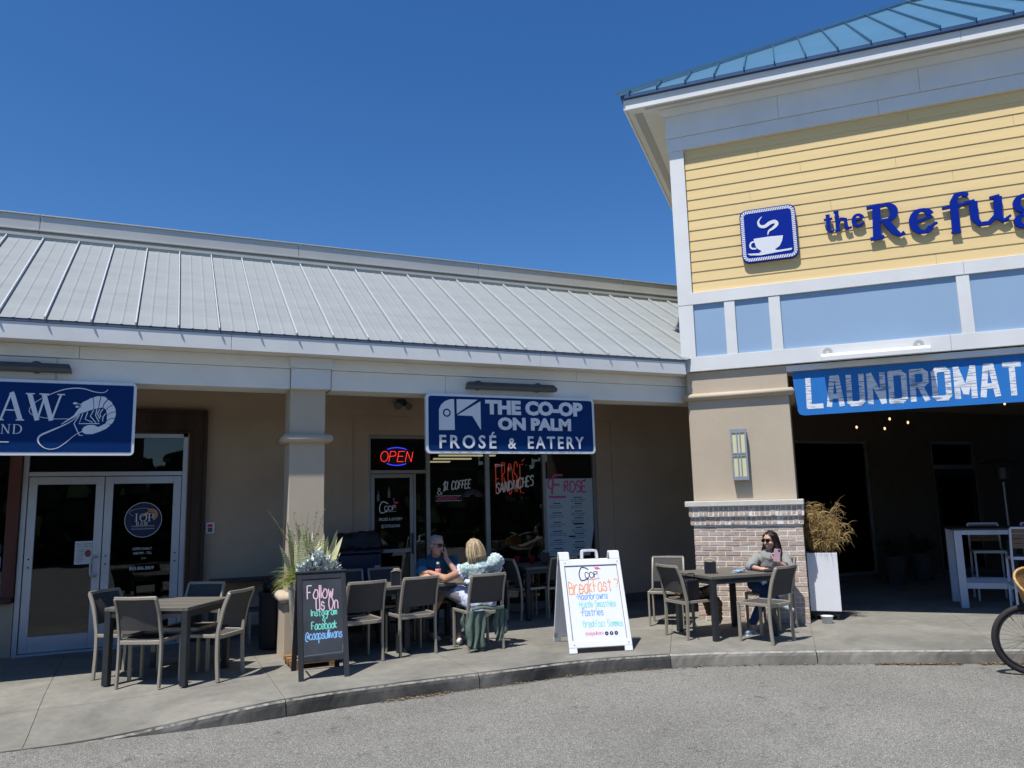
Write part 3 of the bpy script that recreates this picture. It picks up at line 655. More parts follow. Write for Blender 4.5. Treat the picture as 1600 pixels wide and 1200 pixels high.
# ----- windows and door on the shaded wall under the tower
pb = B(); frame(pb, 10.78, 12.70, .12, 2.67, .05, Y0 + .03, Y0 + .1); ab(pb, 'window_frame', bronze); ab(B().box(10.83, 12.65, Y0 + .06, Y0 + .066, .17, 2.62), 'window_pane', gl_tint)
bl = mat('vertical_blind', (.16, .16, .16), .8)
for k in range(17): ab(B().add([(10.86 + .105 * k, Y0 + .16, .2), (10.86 + .105 * k + .085, Y0 + .13, .2), (10.86 + .105 * k + .085, Y0 + .13, 2.6), (10.86 + .105 * k, Y0 + .16, 2.6)], [(0, 1, 2, 3)]), 'blind_slat', bl)
pb = B(); frame(pb, 14.5, 15.9, 0, 2.70, .07, Y0 + .03, Y0 + .1); pb.box(14.57, 15.83, Y0 + .03, Y0 + .1, 2.11, 2.20); ab(pb, 'door_frame', bronze)
ab(B().box(14.57, 15.83, Y0 + .06, Y0 + .066, 2.20, 2.63), 'window_pane', gl_tint)
PD = ab(frame(B(), 14.575, 15.825, .02, 2.10, .1, Y0 + .04, Y0 + .085), 'door', blackm, label='dark glazed door at the back of the patio'); ab(B().box(14.67, 15.73, Y0 + .06, Y0 + .064, .12, 2.0), 'pane', gl_tint, PD)

# ================================================================ TOWER BUILDING
TW = empty('tower_building', (7.729, 7.876, 0), R(-45), 'tall corner block with yellow siding, blue hip roof and brick pier', 'building')
def tb(b, name, m, parent=TW, **k): return b.build(name, m, parent, **k)
UL, UR = -1.42, 8.2
# piers
def pier(u0, u1, bricks=True):
    tb(B().box(u0 + .02, u1 - .045, .045, 1.35, 1.60, 3.415), 'pier_shaft', stucco, bevel=.006)
    tb(B().box(u0 - .09, u1 + .035, -.09, 1.45, 1.525, 1.60), 'pier_cap', stonecap, bevel=.008)
    b = B(); z, h, e = 3.055, .05, .075; p = [(e - h + h * math.cos(R(a)), z + h * math.sin(R(a))) for a in range(-90, 91, 22)]; vs = []
    for o, zz in [(-.02, z - h)] + p + [(-.02, z + h)]: vs += [(u0 + .02 - o, .045 - o, zz), (u1 - .045 + o, .045 - o, zz), (u1 - .045 + o, 1.35 + o, zz), (u0 + .02 - o, 1.35 + o, zz)]
    b.add(vs, [(i * 4 + j, i * 4 + (j + 1) % 4, i * 4 + 4 + (j + 1) % 4, i * 4 + 4 + j) for i in range(len(p) + 1) for j in range(4)]); tb(b, 'bullnose', stucco, smooth=True)
    tb(B().box(u0 + .0045, u1 - .0045, .0045, 1.34, -.05, 1.27), 'pier_core', mortar); tb(B().box(u0 - .028, u1 + .0135, -.0225, 1.36, 1.275, 1.387), 'pier_core', mortar); tb(B().box(u0 - .043, u1 + .0275, -.0525, 1.38, 1.389, 1.524), 'pier_core', mortar)
pier(UL, 0); pier(6.7, UR)
random.seed(11); bm_cache = {}
def brick(x0, x1, y0, y1, z0, z1, side='F', stuff=None):
    if stuff is not None:
        stuff.k = random.choice([0, 0, 1, 1, 2, 3, 4]); stuff.box(x0, x1, y0, y1, z0, z1); return
    key = (round(x1 - x0, 3), round(z1 - z0, 3), round(y1 - y0, 3), random.randrange(5))
    j = random.uniform(-.0025, .0025)
    if key not in bm_cache:
        a, c, d = (x1 - x0) / 2, (y1 - y0) / 2, (z1 - z0) / 2; q = B(); q.box(-a, a, -c, c, -d, d)
        q.v = [(x + random.uniform(-.0022, .0022), y + random.uniform(-.002, .002), z + random.uniform(-.0018, .0018)) for x, y, z in q.v]
        o = tb(q, 'brick', BR[key[3]], bevel=.0035); bm_cache[key] = o
    else:
        o = bm_cache[key].copy(); COL.objects.link(o)
    o.location = ((x0 + x1) / 2, (y0 + y1) / 2 + j, (z0 + z1) / 2); return o
H, G = .0555, .0107; side = B()
for r in range(19):
    z0 = .0 + r * (H + G) + .004; x = UL if r % 2 else UL - .105; 
    while x < -.01:
        a, c = max(x, UL), min(x + .194, 0)
        if c - a > .03: brick(a, c, 0, .09, z0, z0 + H)
        x += .194 + G
    y = .1
    while y < 1.33:
        c = min(y + .194, 1.35); brick(-.09, 0, y, c, z0, z0 + H, stuff=side); brick(UL, UL + .09, y, c, z0, z0 + H, stuff=side); y += .194 + G
for z0, z1, e, ye in ((1.281, 1.379, .018, -.028), (1.396, 1.517, .032, -.058)):
    x = UL - e - .015
    while x < e - .03: brick(x, min(x + .0567, e), ye + .003, ye + .09, z0, z1); x += .0567 + G
    y = ye + .10
    while y < 1.35: brick(e - .09 + (.0 if z0 < 1.3 else .0), e, y, y + .0567, z0, z1, stuff=side); brick(UL - e - .015, UL - e + .07, y, y + .0567, z0, z1, stuff=side); y += .0567 + G
so_ = tb(side, 'side_brickwork', BR); so_['kind'] = 'stuff'
# body behind the cladding
b = B(); b.box(UL + .01, UR, .06, 9.4, 3.44, 7.40); tb(b, 'upper_wall', sidingm)
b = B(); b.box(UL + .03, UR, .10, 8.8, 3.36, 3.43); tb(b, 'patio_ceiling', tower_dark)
tb(B().box(UR - .1, UR, .1, 12, -.1, 3.4), 'unseen_dark_wall', tower_dark)  # unseen wall added at the far end to keep the patio dark
# lap siding, board by board, with staggered butt joints
random.seed(5); NB = 14; bh = (6.765 - 4.575) / NB
jo = [[1.9], [3.3, 6.5], [.25, 4.4], [2.6], [1.1, 5.2], [3.9], [.7, 4.9], [2.2, 6.0], [-.35, 3.1], [1.55, 5.6], [.35, 4.1], [2.95], [-.2, 3.65], [1.75, 5.1]]
for i in range(NB):
    z0 = 4.575 + i * bh; cu = [UL + .185] + jo[i % len(jo)] + [UR]
    for a, c in zip(cu[:-1], cu[1:]):
        a2, c2 = a + .0015, c - .0015; t = .018
        vs = []
        for x in (a2, c2): vs += [(x, .032, z0), (x, .047, z0), (x, .045 + .012, z0 + bh + .02), (x, .045 - .002, z0 + bh + .02)]
        tb(B().add(vs, [(0, 1, 2, 3), (7, 6, 5, 4), (4, 5, 1, 0), (5, 6, 2, 1), (6, 7, 3, 2), (7, 4, 0, 3)]), 'siding_board', sidingm)
# trim boards
def trim(u0, u1, z0, z1, w0=-.0, w1=.06, name='trim_board', m=whitep): return tb(B().box(u0, u1, w0, w1, z0, z1), name, m, bevel=.003)
trim(UL - .03, UL + .18, 4.573, 6.755, -.004); trim(UL - .03, 2.19, 4.395, 4.57, -.01); trim(2.193, 6.4, 4.395, 4.57, -.01); trim(6.403, UR, 4.395, 4.57, -.01)
trim(UL - .03, 1.95, 3.422, 3.628, -.012); trim(1.953, 5.6, 3.422, 3.628, -.012); trim(5.603, UR, 3.422, 3.628, -.012)
trim(UL - .03, UL + .18, 3.631, 4.392, -.006); ups = [(-.81, -.665), (-.21, -.06), (2.09, 2.24), (4.40, 4.55), (6.7, 6.85)]
for a, c in ups: trim(a, c, 3.631, 4.392, -.002)
edges = [UL + .18] + [e for p in ups for e in p] + [UR]
for a, c in zip(edges[::2], edges[1::2]): tb(B().box(a, c, .028, .058, 3.631, 4.392), 'blue_infill_panel', panelm)
tb(B().box(-.05, 6.72, .035, .5, 3.325, 3.405), 'opening_head_trim', whitep, bevel=.003)
for a, c in ((UL - .05, 1.4), (1.403, 4.9), (4.903, UR)): tb(B().box(a, c, -.022, .06, 6.757, 6.955), 'frieze_board', whitep, bevel=.003)
for a, c in ((UL - .06, .12), (.123, 1.92), (1.923, 3.9), (3.903, UR)): tb(B().box(a, c, -.040, .06, 6.958, 7.30), 'upper_frieze_board', whitep, bevel=.003)
b = B(); vs = [(UL - .06, -.04, 7.302), (UR, -.04, 7.302), (UR, -.12, 7.395), (UL - .14, -.12, 7.395), (UR, .05, 7.395), (UL - .06, .05, 7.395), (UL - .06, .05, 7.302), (UR, .05, 7.302)]
b.add(vs, [(0, 1, 2, 3), (3, 2, 4, 5), (0, 3, 5, 6), (0, 6, 7, 1)]); tb(b, 'crown_moulding', whitep)
EL, EF = -2.03, -.345
tb(B().box(EL + .03, UR + .4, EF + .03, 9.75, 7.40, 7.43), 'soffit', mat('soffit_white', (.66, .64, .58), .7, var=.03))
vm = mat('vent_strip', (.40, .39, .36), .8, var=.3, scale=150)
tb(B().box(EL + .12, EL + .24, EF + .2, 9.5, 7.396, 7.3995), 'soffit_vent', vm); tb(B().box(EL + .3, UR, EF + .07, EF + .13, 7.396, 7.3995), 'soffit_vent', vm)
for a, c in ((EL, 2.4), (2.403, 6.1), (6.103, UR + .4)): tb(B().box(a, c, EF, EF + .028, 7.385, 7.545), 'fascia_board', whitep, bevel=.003)
tb(B().box(EL, EL + .028, EF + .03, 9.75, 7.385, 7.545), 'fascia_board', whitep)
tb(B().box(EL - .03, UR + .43, EF - .045, EF + .05, 7.548, 7.598), 'roof_drip', bluedark, bevel=.003); tb(B().box(EL - .03, EL + .05, EF + .05, 9.78, 7.548, 7.598), 'roof_drip', bluedark)
# hip roof pans
ZE, PM, TM = 7.60, .70, 4.6; eu0, ew0, eu1 = EL - .03, EF - .045, UR + .43
k = 0; u = eu0 - .0
u_s = [eu0] + [-.696 - .41 * i for i in range(3, -1, -1)] ; 
u_s = sorted([-.696 + .41 * i for i in range(-3, 24)]); u_s = [eu0] + [q for q in u_s if eu0 + .05 < q < eu1 - .05] + [eu1]
def rz(d): return ZE + PM * d
for a, c in zip(u_s[:-1], u_s[1:]):
    ta, tc_ = min(a - eu0, eu1 - a, TM), min(c - eu0, eu1 - c, TM)
    pts = [(a, ew0, ZE), (c, ew0, ZE), (c, ew0 + tc_, rz(tc_)), (a, ew0 + ta, rz(ta))]
    if eu0 + TM > a and eu0 + TM < c: pts.insert(3, (eu0 + TM, ew0 + TM, rz(TM)))
    if ta < 1e-6: pts = pts[:3]
    tb(B().add(pts, [tuple(range(len(pts)))]), 'roof_pan', blueroof)
    if a > eu0 + .01:
        nn = Vector((0, -PM, 1)).normalized(); tb(B().beam(Vector((a, ew0 - .01, ZE)) + nn * .015, Vector((a, ew0 + ta, rz(ta))) + nn * .015, .016, .04, up=nn), 'standing_seam', mat('blue_seam', (.04, .12, .20), .4, .2))
wv = ew0
while wv < ew0 + 2 * TM - .1:
    c = min(wv + .41, ew0 + 2 * TM); f1, f2 = min(wv - ew0, 2 * TM - (wv - ew0)), min(c - ew0, 2 * TM - (c - ew0))
    pts = [(eu0, c, ZE), (eu0, wv, ZE), (eu0 + f1, wv, rz(f1)), (eu0 + f2, c, rz(f2))]
    if f1 < 1e-6: pts = [pts[0], pts[1], pts[3]]
    tb(B().add(pts, [tuple(range(len(pts)))]), 'roof_pan', blueroof); wv += .41
b = B(); b.add([(eu0, ew0 + 2 * TM, ZE), (eu1, ew0 + 2 * TM, ZE), (eu1 - TM, ew0 + TM, rz(TM)), (eu0 + TM, ew0 + TM, rz(TM))], [(0, 1, 2, 3)]); b.add([(eu1, ew0, ZE), (eu1, ew0 + 2 * TM, ZE), (eu1 - TM, ew0 + TM, rz(TM))], [(0, 1, 2)]); tb(b, 'rear_roof_slope', blueroof)
nn = Vector((0, 0, 1))
b = B(); b.beam((eu0 - .02, ew0 - .02, ZE + .035), (eu0 + TM, ew0 + TM, rz(TM) + .035), .11, .04); tb(b, 'hip_cap', blueroof)
b = B(); b.beam((eu0 + TM, ew0 + TM, rz(TM) + .035), (eu1 - TM, ew0 + TM, rz(TM) + .035), .11, .04); tb(b, 'ridge_cap', blueroof)
# ================================================================ SIGNS
def at_parent(b, name, m, parent, **k): return b.build(name, m, parent, world=True, **k)
# --- navy shrimp sign of the raw bar (plane y = 8.93)
SY = 9.0
sg = empty('hanging_sign', (-1.85, 9.02, 2.23), 0, 'navy sign with white shrimp outline hanging over the double door', 'sign', 'signs hanging from the beam')
def sp(b, n, m, **k): return at_parent(b, n, m, sg, **k)
sp(B().poly(rrect(-3.40, -.295, 2.238, 3.003, .045), SY, SY + .05), 'border', signwhite)
sp(B().poly(rrect(-3.372, -.323, 2.270, 2.972, .012), SY - .003, SY), 'panel', navy)
SH={'head':[(-0.811,2.758),(-0.789,2.786),(-0.747,2.81),(-0.716,2.832),(-0.702,2.832),(-0.691,2.77),(-0.69,2.716),(-0.741,2.692),(-0.81,2.667),(-0.84,2.639),(-0.968,2.552),(-0.972,2.556),(-0.864,2.648),(-0.825,2.717),(-0.795,2.74)],'s1':[(-0.696,2.839),(-0.661,2.851),(-0.629,2.852),(-0.642,2.79),(-0.645,2.726),(-0.685,2.716),(-0.685,2.77)],'s2':[(-0.621,2.852),(-0.588,2.847),(-0.565,2.825),(-0.597,2.782),(-0.607,2.736),(-0.639,2.726),(-0.635,2.781)],'s3':[(-0.559,2.817),(-0.533,2.801),(-0.512,2.771),(-0.555,2.742),(-0.574,2.714),(-0.599,2.732),(-0.591,2.773)],'s4':[(-0.508,2.764),(-0.489,2.73),(-0.483,2.698),(-0.524,2.688),(-0.561,2.659),(-0.573,2.705),(-0.549,2.738)],'s5':[(-0.482,2.691),(-0.481,2.657),(-0.486,2.632),(-0.525,2.624),(-0.56,2.6),(-0.563,2.65),(-0.522,2.682)],'s6':[(-0.489,2.624),(-0.499,2.592),(-0.516,2.564),(-0.555,2.568),(-0.578,2.559),(-0.564,2.591),(-0.525,2.616)],'tail':[(-0.522,2.557),(-0.564,2.514),(-0.627,2.481),(-0.689,2.457),(-0.752,2.457),(-0.781,2.479),(-0.782,2.506),(-0.764,2.533),(-0.725,2.55),(-0.678,2.551),(-0.637,2.53),(-0.583,2.563),(-0.554,2.564)],'l1':[(-0.783,2.668),(-0.813,2.563),(-0.627,2.567)],'l2':[(-0.81,2.658),(-0.858,2.563),(-0.803,2.442),(-0.775,2.443)],'l3':[(-0.74,2.683),(-0.76,2.61),(-0.691,2.579)],'l4':[(-0.686,2.707),(-0.714,2.642),(-0.659,2.575)],'l5':[(-0.658,2.716),(-0.667,2.652),(-0.632,2.585)],'l6':[(-0.63,2.717),(-0.652,2.671),(-0.625,2.617)],'l7':[(-0.602,2.718),(-0.628,2.672),(-0.618,2.635)],'l8':[(-0.576,2.673),(-0.598,2.636),(-0.6,2.59)],'a1':[(-0.566,2.926),(-0.583,2.902),(-0.623,2.89),(-0.695,2.898),(-0.776,2.923),(-0.864,2.929),(-0.964,2.911),(-1.055,2.872),(-1.129,2.829),(-1.202,2.778),(-1.245,2.727),(-1.257,2.683),(-1.233,2.648),(-1.178,2.627),(-1.04,2.608),(-0.909,2.611)],'a2':[(-0.81,2.658),(-0.884,2.585),(-0.967,2.534),(-1.064,2.483),(-1.145,2.438),(-1.165,2.394),(-1.147,2.35),(-1.1,2.311),(-1.046,2.3),(-0.986,2.316),(-0.919,2.37),(-0.846,2.442),(-0.781,2.483)]}
b = B(); yy = SY - .0045
for k in ('head', 's1', 's2', 's3', 's4', 's5', 's6', 'tail'): b.poly(SH[k], yy, yy + .001)
for i, k in enumerate(('l1', 'l2', 'l3', 'l4', 'l5', 'l6', 'l7', 'l8')): b.stroke(SH[k], .009, yy - .0003 * (i + 1))
for i, k in enumerate(('a1', 'a2')):
    P = [(p[0], p[1]) for p in curve([(a, c, 0) for a, c in SH[k]], 5)]; n = len(P)
    b.stroke(P, [.006 + (.012 if k == 'a2' else .004) * math.sin(math.pi * min(1, i_ / n * 1.6)) ** 2 for i_ in range(n)], yy - .003 - .0004 * i)
for cx, cz, a in ((-.857, 2.772, .02), (-.838, 2.737, .017)): b.poly([(cx + a * math.cos(R(t)), cz + a * .6 * math.sin(R(t))) for t in range(0, 360, 30)], yy - .0035, yy)
b.stroke([(-.84, 2.768), (-.80, 2.762)], .006, yy - .0038); b.stroke([(-.825, 2.735), (-.79, 2.742)], .006, yy - .0038)
sp(b, 'shrimp_emblem', signwhite)
b = B(); serif(b, 'IOP', -3.05, 2.59, .27, yy - .004); serif(b, 'R', -1.80, 2.59, .27, yy - .004); serif(b, 'A', -1.52, 2.59, .272, yy - .004, heavy=.155, xs=.88); serif(b, 'W', -1.285, 2.59, .268, yy - .004, heavy=.16, xs=1.05); serif(b, 'AND', -1.592, 2.454, .09, yy - .004, xs=1.15); b.stroke([(-3.0, 2.37), (-1.412, 2.37)], .008, yy - .004)
sp(b, 'lettering', signwhite)
# --- co-op sign
cs = empty('hanging_sign', (4.09, 9.02, 2.27), 0, 'blue and white eatery sign centred under the beam over the shop window', 'sign', 'signs hanging from the beam')
def cp(b, n, m, **k): return at_parent(b, n, m, cs, **k)
cp(B().poly(rrect(2.905, 5.282, 2.268, 3.012, .055), SY, SY + .05), 'border', signwhite)
cp(B().poly(rrect(2.938, 5.25, 2.300, 2.980, .035), SY - .003, SY), 'panel', navy)
b = B(); yy = SY - .009
b.poly([(3.071, 2.556), (3.074, 2.816), (3.103, 2.873), (3.153, 2.917), (3.22, 2.943), (3.271, 2.945), (3.277, 2.559)], yy, SY - .003)
b.poly([(3.306, 2.946), (3.587, 2.947), (3.307, 2.762)], yy, SY - .003); b.poly([(3.31, 2.743), (3.625, 2.928), (3.626, 2.564), (3.514, 2.739)], yy, SY - .003)
cp(b, 'bird_emblem', signwhite)
E3 = lambda r: [(3.173 + r * math.cos(R(t)), 2.771 + r * math.sin(R(t))) for t in range(0, 360, 15)]
cp(B().poly(E3(.052), yy - .002, yy), 'eye_ring', navy); cp(B().poly(E3(.033), yy - .004, yy - .002), 'eye', signwhite)
for t, a in (('THE CO-OP', (3.69, 5.10, 2.762, 2.952)), ('ON PALM', (3.86, 4.915, 2.565, 2.731))): words(t, *a, SY - .009, signwhite, parent=cs, thick=.008, bold=.055, world=True)
for t, a in (('FROSÉ', (3.073, 3.832, 2.328, 2.540)), ('&', (3.997, 4.109, 2.328, 2.464)), ('EATERY', (4.274, 5.10, 2.331, 2.492))): words(t, *a, SY - .009, signwhite, parent=cs, thick=.008, bold=.018, space=1.35, world=True)
# --- sign lamps on the beam
def sign_lamp(x0, x1, label, y=8.93, z=3.125):
    l = empty('sign_lamp', ((x0 + x1) / 2, 9.04, z), 0, label, 'light', 'strip lamps above the signs')
    b = B(); h = .045; L = (x1 - x0) / 2
    vs = []
    for s_, i in ((-1, 0), (1, 0)): vs += [(s_ * (L - .0), -.12, -h), (s_ * (L - .0), -.02, -h), (s_ * (L - .03), .0, h), (s_ * (L - .03), -.09, h), (s_ * L, -.14, -.01)]
    b.add(vs, [(0, 5, 6, 1), (1, 6, 7, 2), (2, 7, 8, 3), (3, 8, 9, 4), (4, 9, 5, 0), (0, 1, 2, 3, 4), (9, 8, 7, 6, 5)]); b.build('housing', lampgrey, l, bevel=.004)
    for s_ in (-.72, .62): b = B(); b.tube([(s_ * L, .012, .01), (s_ * L, -.04, .01)], .062, 16); b.tube([(s_ * L, -.04, .01), (s_ * L, -.1, -.03)], .025, 8); b.build('mounting_plate', lampgrey, l)
    return l
sign_lamp(3.43, 4.69, 'grey strip lamp on the beam above the eatery sign'); sign_lamp(-2.6, -.90, 'grey strip lamp on the beam above the shrimp sign')
# --- laundromat banner on the tower
lt = empty('banner_sign', TW.matrix_basis.copy().to_translation() if False else (7.729, 7.876, 0), R(-45), 'cobalt blue laundromat banner across the patio opening', 'sign')
yb = .082
pts = [(.018, 3.312), (6.3, 3.312), (6.3, 2.735), (.13, 2.715), (.075, 2.735), (.05, 2.79)]
B().poly(pts, yb, yb + .03).build('panel', laundryblue, lt)
BL = dict(L=[[(0, 3), (0, 0), (1, 0)]], A=[[(0, 0), (.32, 3), (.68, 3), (1, 0)], [(.15, .95), (.85, .95)]], U=[[(0, 3), (0, .25), (.2, 0), (.8, 0), (1, .25), (1, 3)]], N=[[(0, 0), (0, 3)], [(0, 3), (1, 0)], [(1, 0), (1, 3)]],
    D=[[(0, 0), (0, 3), (.75, 3), (1, 2.7), (1, .3), (.75, 0), (0, 0)]], R=[[(0, 0), (0, 3), (.75, 3), (1, 2.75), (1, 1.85), (.75, 1.55), (0, 1.55)], [(.55, 1.5), (1, 0)]],
    O=[[(.2, 0), (0, .3), (0, 2.7), (.2, 3), (.8, 3), (1, 2.7), (1, .3), (.8, 0), (.2, 0)]], M=[[(0, 0), (0, 3)], [(0, 3), (.6, .4), (1.2, 3)], [(1.2, 3), (1.2, 0)]], T=[[(0, 3), (1, 3)], [(.5, 3), (.5, 0)]])
def stripes_mat():
    m = bpy.data.materials.new('worn_white_letters'); m.use_nodes = True; n = m.node_tree; p = n.nodes['Principled BSDF']; tc = n.nodes.new('ShaderNodeTexCoord')
    mp = n.nodes.new('ShaderNodeMapping'); mp.inputs['Scale'].default_value = (5, 1, 60); no = n.nodes.new('ShaderNodeTexNoise'); no.inputs['Scale'].default_value = 1; no.inputs['Detail'].default_value = 3
    cr = n.nodes.new('ShaderNodeValToRGB'); cr.color_ramp.elements[0].position = .40; cr.color_ramp.elements[1].position = .49
    cr.color_ramp.elements[0].color = (.22, .27, .36, 1); cr.color_ramp.elements[1].color = (.74, .77, .80, 1)
    n.links.new(tc.outputs['Object'], mp.inputs[0]); n.links.new(mp.outputs[0], no.inputs['Vector']); n.links.new(no.outputs[0], cr.inputs[0]); n.links.new(cr.outputs[0], p.inputs['Base Color']); p.inputs['Roughness'].default_value = .6
    return m
wm = stripes_mat(); x = .185; zb, hh = 2.83, .36
for i, ch in enumerate('LAUNDROMAT'):
    b = B(); wdt = .155; sc = .37 / 3
    for n_, st in enumerate(BL[ch]):
        P = [(x + a * wdt + .02 + .10 * c * sc * .25, zb + c * sc) for a, c in st]
        # square ends
        def ext(p, q, e=.022):
            d = Vector((p[0] - q[0], p[1] - q[1])).normalized() * e; return (p[0] + d.x, p[1] + d.y)
        for a_, c_ in zip(P[:-1], P[1:]): b.stroke([ext(a_, c_), ext(c_, a_)], (.066), yb - .001 - .0004 * (n_ + 3 * (P.index(a_) % 4)))
    b.build('letter', wm, lt); x += wdt * (1.2 if ch == 'M' else 1) + .098 - (.012 if ch in 'T' else 0)
# lamp above the banner
l = empty('sign_lamp', (7.729, 7.876, 0), R(-45), 'white strip lamp mounted on the white trim above the laundromat banner', 'light', 'strip lamps above the signs')
b = B(); b.add([(a, c, d) for a in (.40, 1.70) for c, d in ((-.16, 3.40), (-.16, 3.46), (-.11, 3.50), (-.045, 3.50), (-.025, 3.46), (-.05, 3.405))], [(0, 1, 7, 6), (1, 2, 8, 7), (2, 3, 9, 8), (3, 4, 10, 9), (4, 5, 11, 10), (5, 0, 6, 11), (5, 4, 3, 2, 1, 0), (6, 7, 8, 9, 10, 11)]); b.build('housing', whitep, l, bevel=.004)
for u in (.49, 1.58): B().tube([(u, -.012, 3.53), (u, -.045, 3.53)], .062, 18).build('mounting_plate', galvt, l); B().tube([(u, -.04, 3.53), (u, -.1, 3.49)], .02, 8).build('arm', galvt, l)
# --- cup sign
cu = empty('cup_sign', (7.729, 7.876, 0), R(-45), 'square blue sign with white coffee cup and rope border on yellow siding', 'sign')
cx, cz, hw = -.138, 5.285, .375
B().poly(rrect(cx - hw, cx + hw, cz - hw - .01, cz + hw + .01, .10, 8), -.035, .020).build('panel', royal, cu)
RP = rrect(cx - hw + .035, cx + hw - .035, cz - hw + .025, cz + hw - .025, .075, 8)
# rope: slanted lozenges along the rounded square
per = []; 
for i in range(len(RP)):
    p, q = Vector(RP[i]), Vector(RP[(i + 1) % len(RP)]); per.append((p, q, (q - p).length))
tot = sum(p[2] for p in per); NR = 84; b = B()
def along(s):
    s %= tot
    for p, q, L in per:
        if s <= L: return p + (q - p) * (s / max(L, 1e-9)), (q - p).normalized()
        s -= L
    return per[-1][1], (per[-1][1] - per[-1][0]).normalized()
for i in range(NR):
    s0 = tot * i / NR; e = tot / NR; (p0, d0), (p1, d1) = along(s0), along(s0 + e * .68); n0, n1 = Vector((-d0.y, d0.x)), Vector((-d1.y, d1.x)); sh = e * .9
    P = [p0 - n0 * .022 - d0 * sh * .4, p1 - n1 * .022 - d1 * sh * .4, p1 + n1 * .022 + d1 * sh * .4, p0 + n0 * .022 + d0 * sh * .4]
    b.poly([(q.x, q.y) for q in P], -.0385 - .0005 * (i % 2), -.0355)
b.build('rope_border', signwhite, cu)
b = B(); yc = -.040
b.poly([(p[0], p[1]) for p in curve([(-.342, 5.236, 0), (-.144, 5.24, 0), (.05, 5.231, 0)], 3)] + [(p[0], p[1]) for p in curve([(.033, 5.159, 0), (-.009, 5.085, 0), (-.066, 5.046, 0), (-.013, 5.02, 0)], 4)] + [(-.282, 5.023)] + [(p[0], p[1]) for p in curve([(-.245, 5.045, 0), (-.31, 5.10, 0), (-.335, 5.188, 0)], 4)], yc, -.0355)
b.poly([(-.443, 5.030), (-.28, 5.018), (.156, 5.035), (.145, 5.008), (-.05, 5.000), (-.261, 4.985), (-.40, 5.002)], yc - .001, -.0355)
b.stroke([(p[0], p[1]) for p in curve([(-.325, 5.195, 0), (-.375, 5.185, 0), (-.395, 5.142, 0), (-.375, 5.100, 0), (-.315, 5.09, 0)], 5)], .024, yc - .0015)
st = curve([(-.209, 5.545, 0), (-.262, 5.478, 0), (-.245, 5.41, 0), (-.18, 5.395, 0), (-.11, 5.435, 0), (-.045, 5.445, 0), (-.02, 5.405, 0), (-.07, 5.355, 0), (-.13, 5.32, 0), (-.15, 5.262, 0)], 6)
n = len(st); b.stroke([(p[0], p[1]) for p in st], [.004 + .048 * math.sin(math.pi * i / (n - 1)) ** .8 for i in range(n)], yc - .002)
b.build('cup_emblem', signwhite, cu)
# --- raised shop letters: thick broad-pen strokes, extruded
rf = empty('raised_letter_sign', (7.729, 7.876, 0), R(-45), 'raised royal blue serif letters spelling the shop name on yellow siding', 'sign')
def arc(cx, cz, rx, rz_, a0, a1, st=12): return [(cx + rx * math.cos(R(a)), cz + rz_ * math.sin(R(a))) for a in (range(a0, a1 + 1, st) if a1 > a0 else range(a0, a1 - 1, -st))]
def letter3(strokes, nib, y0=-.022, th=.035):
    b = B()
    for n_, s_ in enumerate(strokes):
        nb = nib; P = s_
        if isinstance(s_, tuple): P, nb = s_
        b.stroke(P, 1, y0 - .0006 * n_, th, nib=nb)
    return b.build('letter', royal, rf)
T_, S_ = (.064, .028), (.020, .024)
letter3([[(.645, 5.445), (.640, 5.25), (.655, 5.205), (.70, 5.20)], ([(.592, 5.375), (.70, 5.382)], S_), ([(.655, 5.205), (.695, 5.20), (.71, 5.225)], S_)], (.052, .024))
letter3([[(.760, 5.475), (.755, 5.195)], ([(.722, 5.462), (.785, 5.47)], S_), ([(.722, 5.20), (.79, 5.205)], S_), [(.770, 5.32), (.81, 5.365), (.86, 5.35), (.865, 5.24), (.89, 5.205)], ([(.875, 5.205), (.93, 5.225)], S_)], (.048, .024))
letter3([arc(1.018, 5.305, .058, .080, 20, 318), ([(.965, 5.30), (1.07, 5.325)], S_), ([(1.055, 5.24), (1.09, 5.265)], S_)], (.048, .026))
letter3([[(1.255, 5.47), (1.225, 5.01)], ([(1.135, 5.455), (1.30, 5.472)], (.03, .042)), ([(1.145, 5.018), (1.315, 5.030)], (.03, .045)), [(1.26, 5.455)] + arc(1.355, 5.36, .105, .108, 80, -80) + [(1.25, 5.245)], [(1.345, 5.24), (1.45, 5.07), (1.51, 5.025), (1.56, 5.05)]], (.098, .042))
letter3([arc(1.785, 5.175, .115, .150, 30, 322), ([(1.68, 5.165), (1.90, 5.22)], (.03, .036)), ([(1.86, 5.075), (1.925, 5.115), (1.95, 5.13)], (.04, .03))], (.095, .042))
letter3([[(2.325, 5.445), (2.275, 5.475), (2.20, 5.455), (2.165, 5.38), (2.155, 4.96)], ([(2.025, 5.305), (2.29, 5.325)], (.03, .036)), ([(2.27, 5.46), (2.335, 5.43)], (.05, .05)), ([(2.10, 4.965), (2.21, 4.965)], (.03, .03))], (.092, .044))
letter3([[(2.385, 5.345), (2.375, 5.12), (2.43, 5.03), (2.53, 5.03), (2.63, 5.12)], [(2.66, 5.365), (2.64, 5.10), (2.69, 5.035), (2.745, 5.06)], ([(2.285, 5.335), (2.40, 5.352)], (.03, .04)), ([(2.57, 5.355), (2.68, 5.372)], (.03, .04)), ([(2.70, 5.03), (2.775, 5.095)], (.03, .03))], (.092, .042))
letter3([arc(2.955, 5.225, .10, .105, 0, 360), arc(2.96, 5.00, .12, .085, 110, 430), ([(3.02, 5.315), (3.09, 5.36)], (.05, .05))], (.085, .042))
letter3([arc(3.33, 5.175, .115, .150, 30, 322), ([(3.22, 5.165), (3.44, 5.22)], (.03, .036)), ([(3.405, 5.075), (3.495, 5.13)], (.04, .03))], (.095, .042))
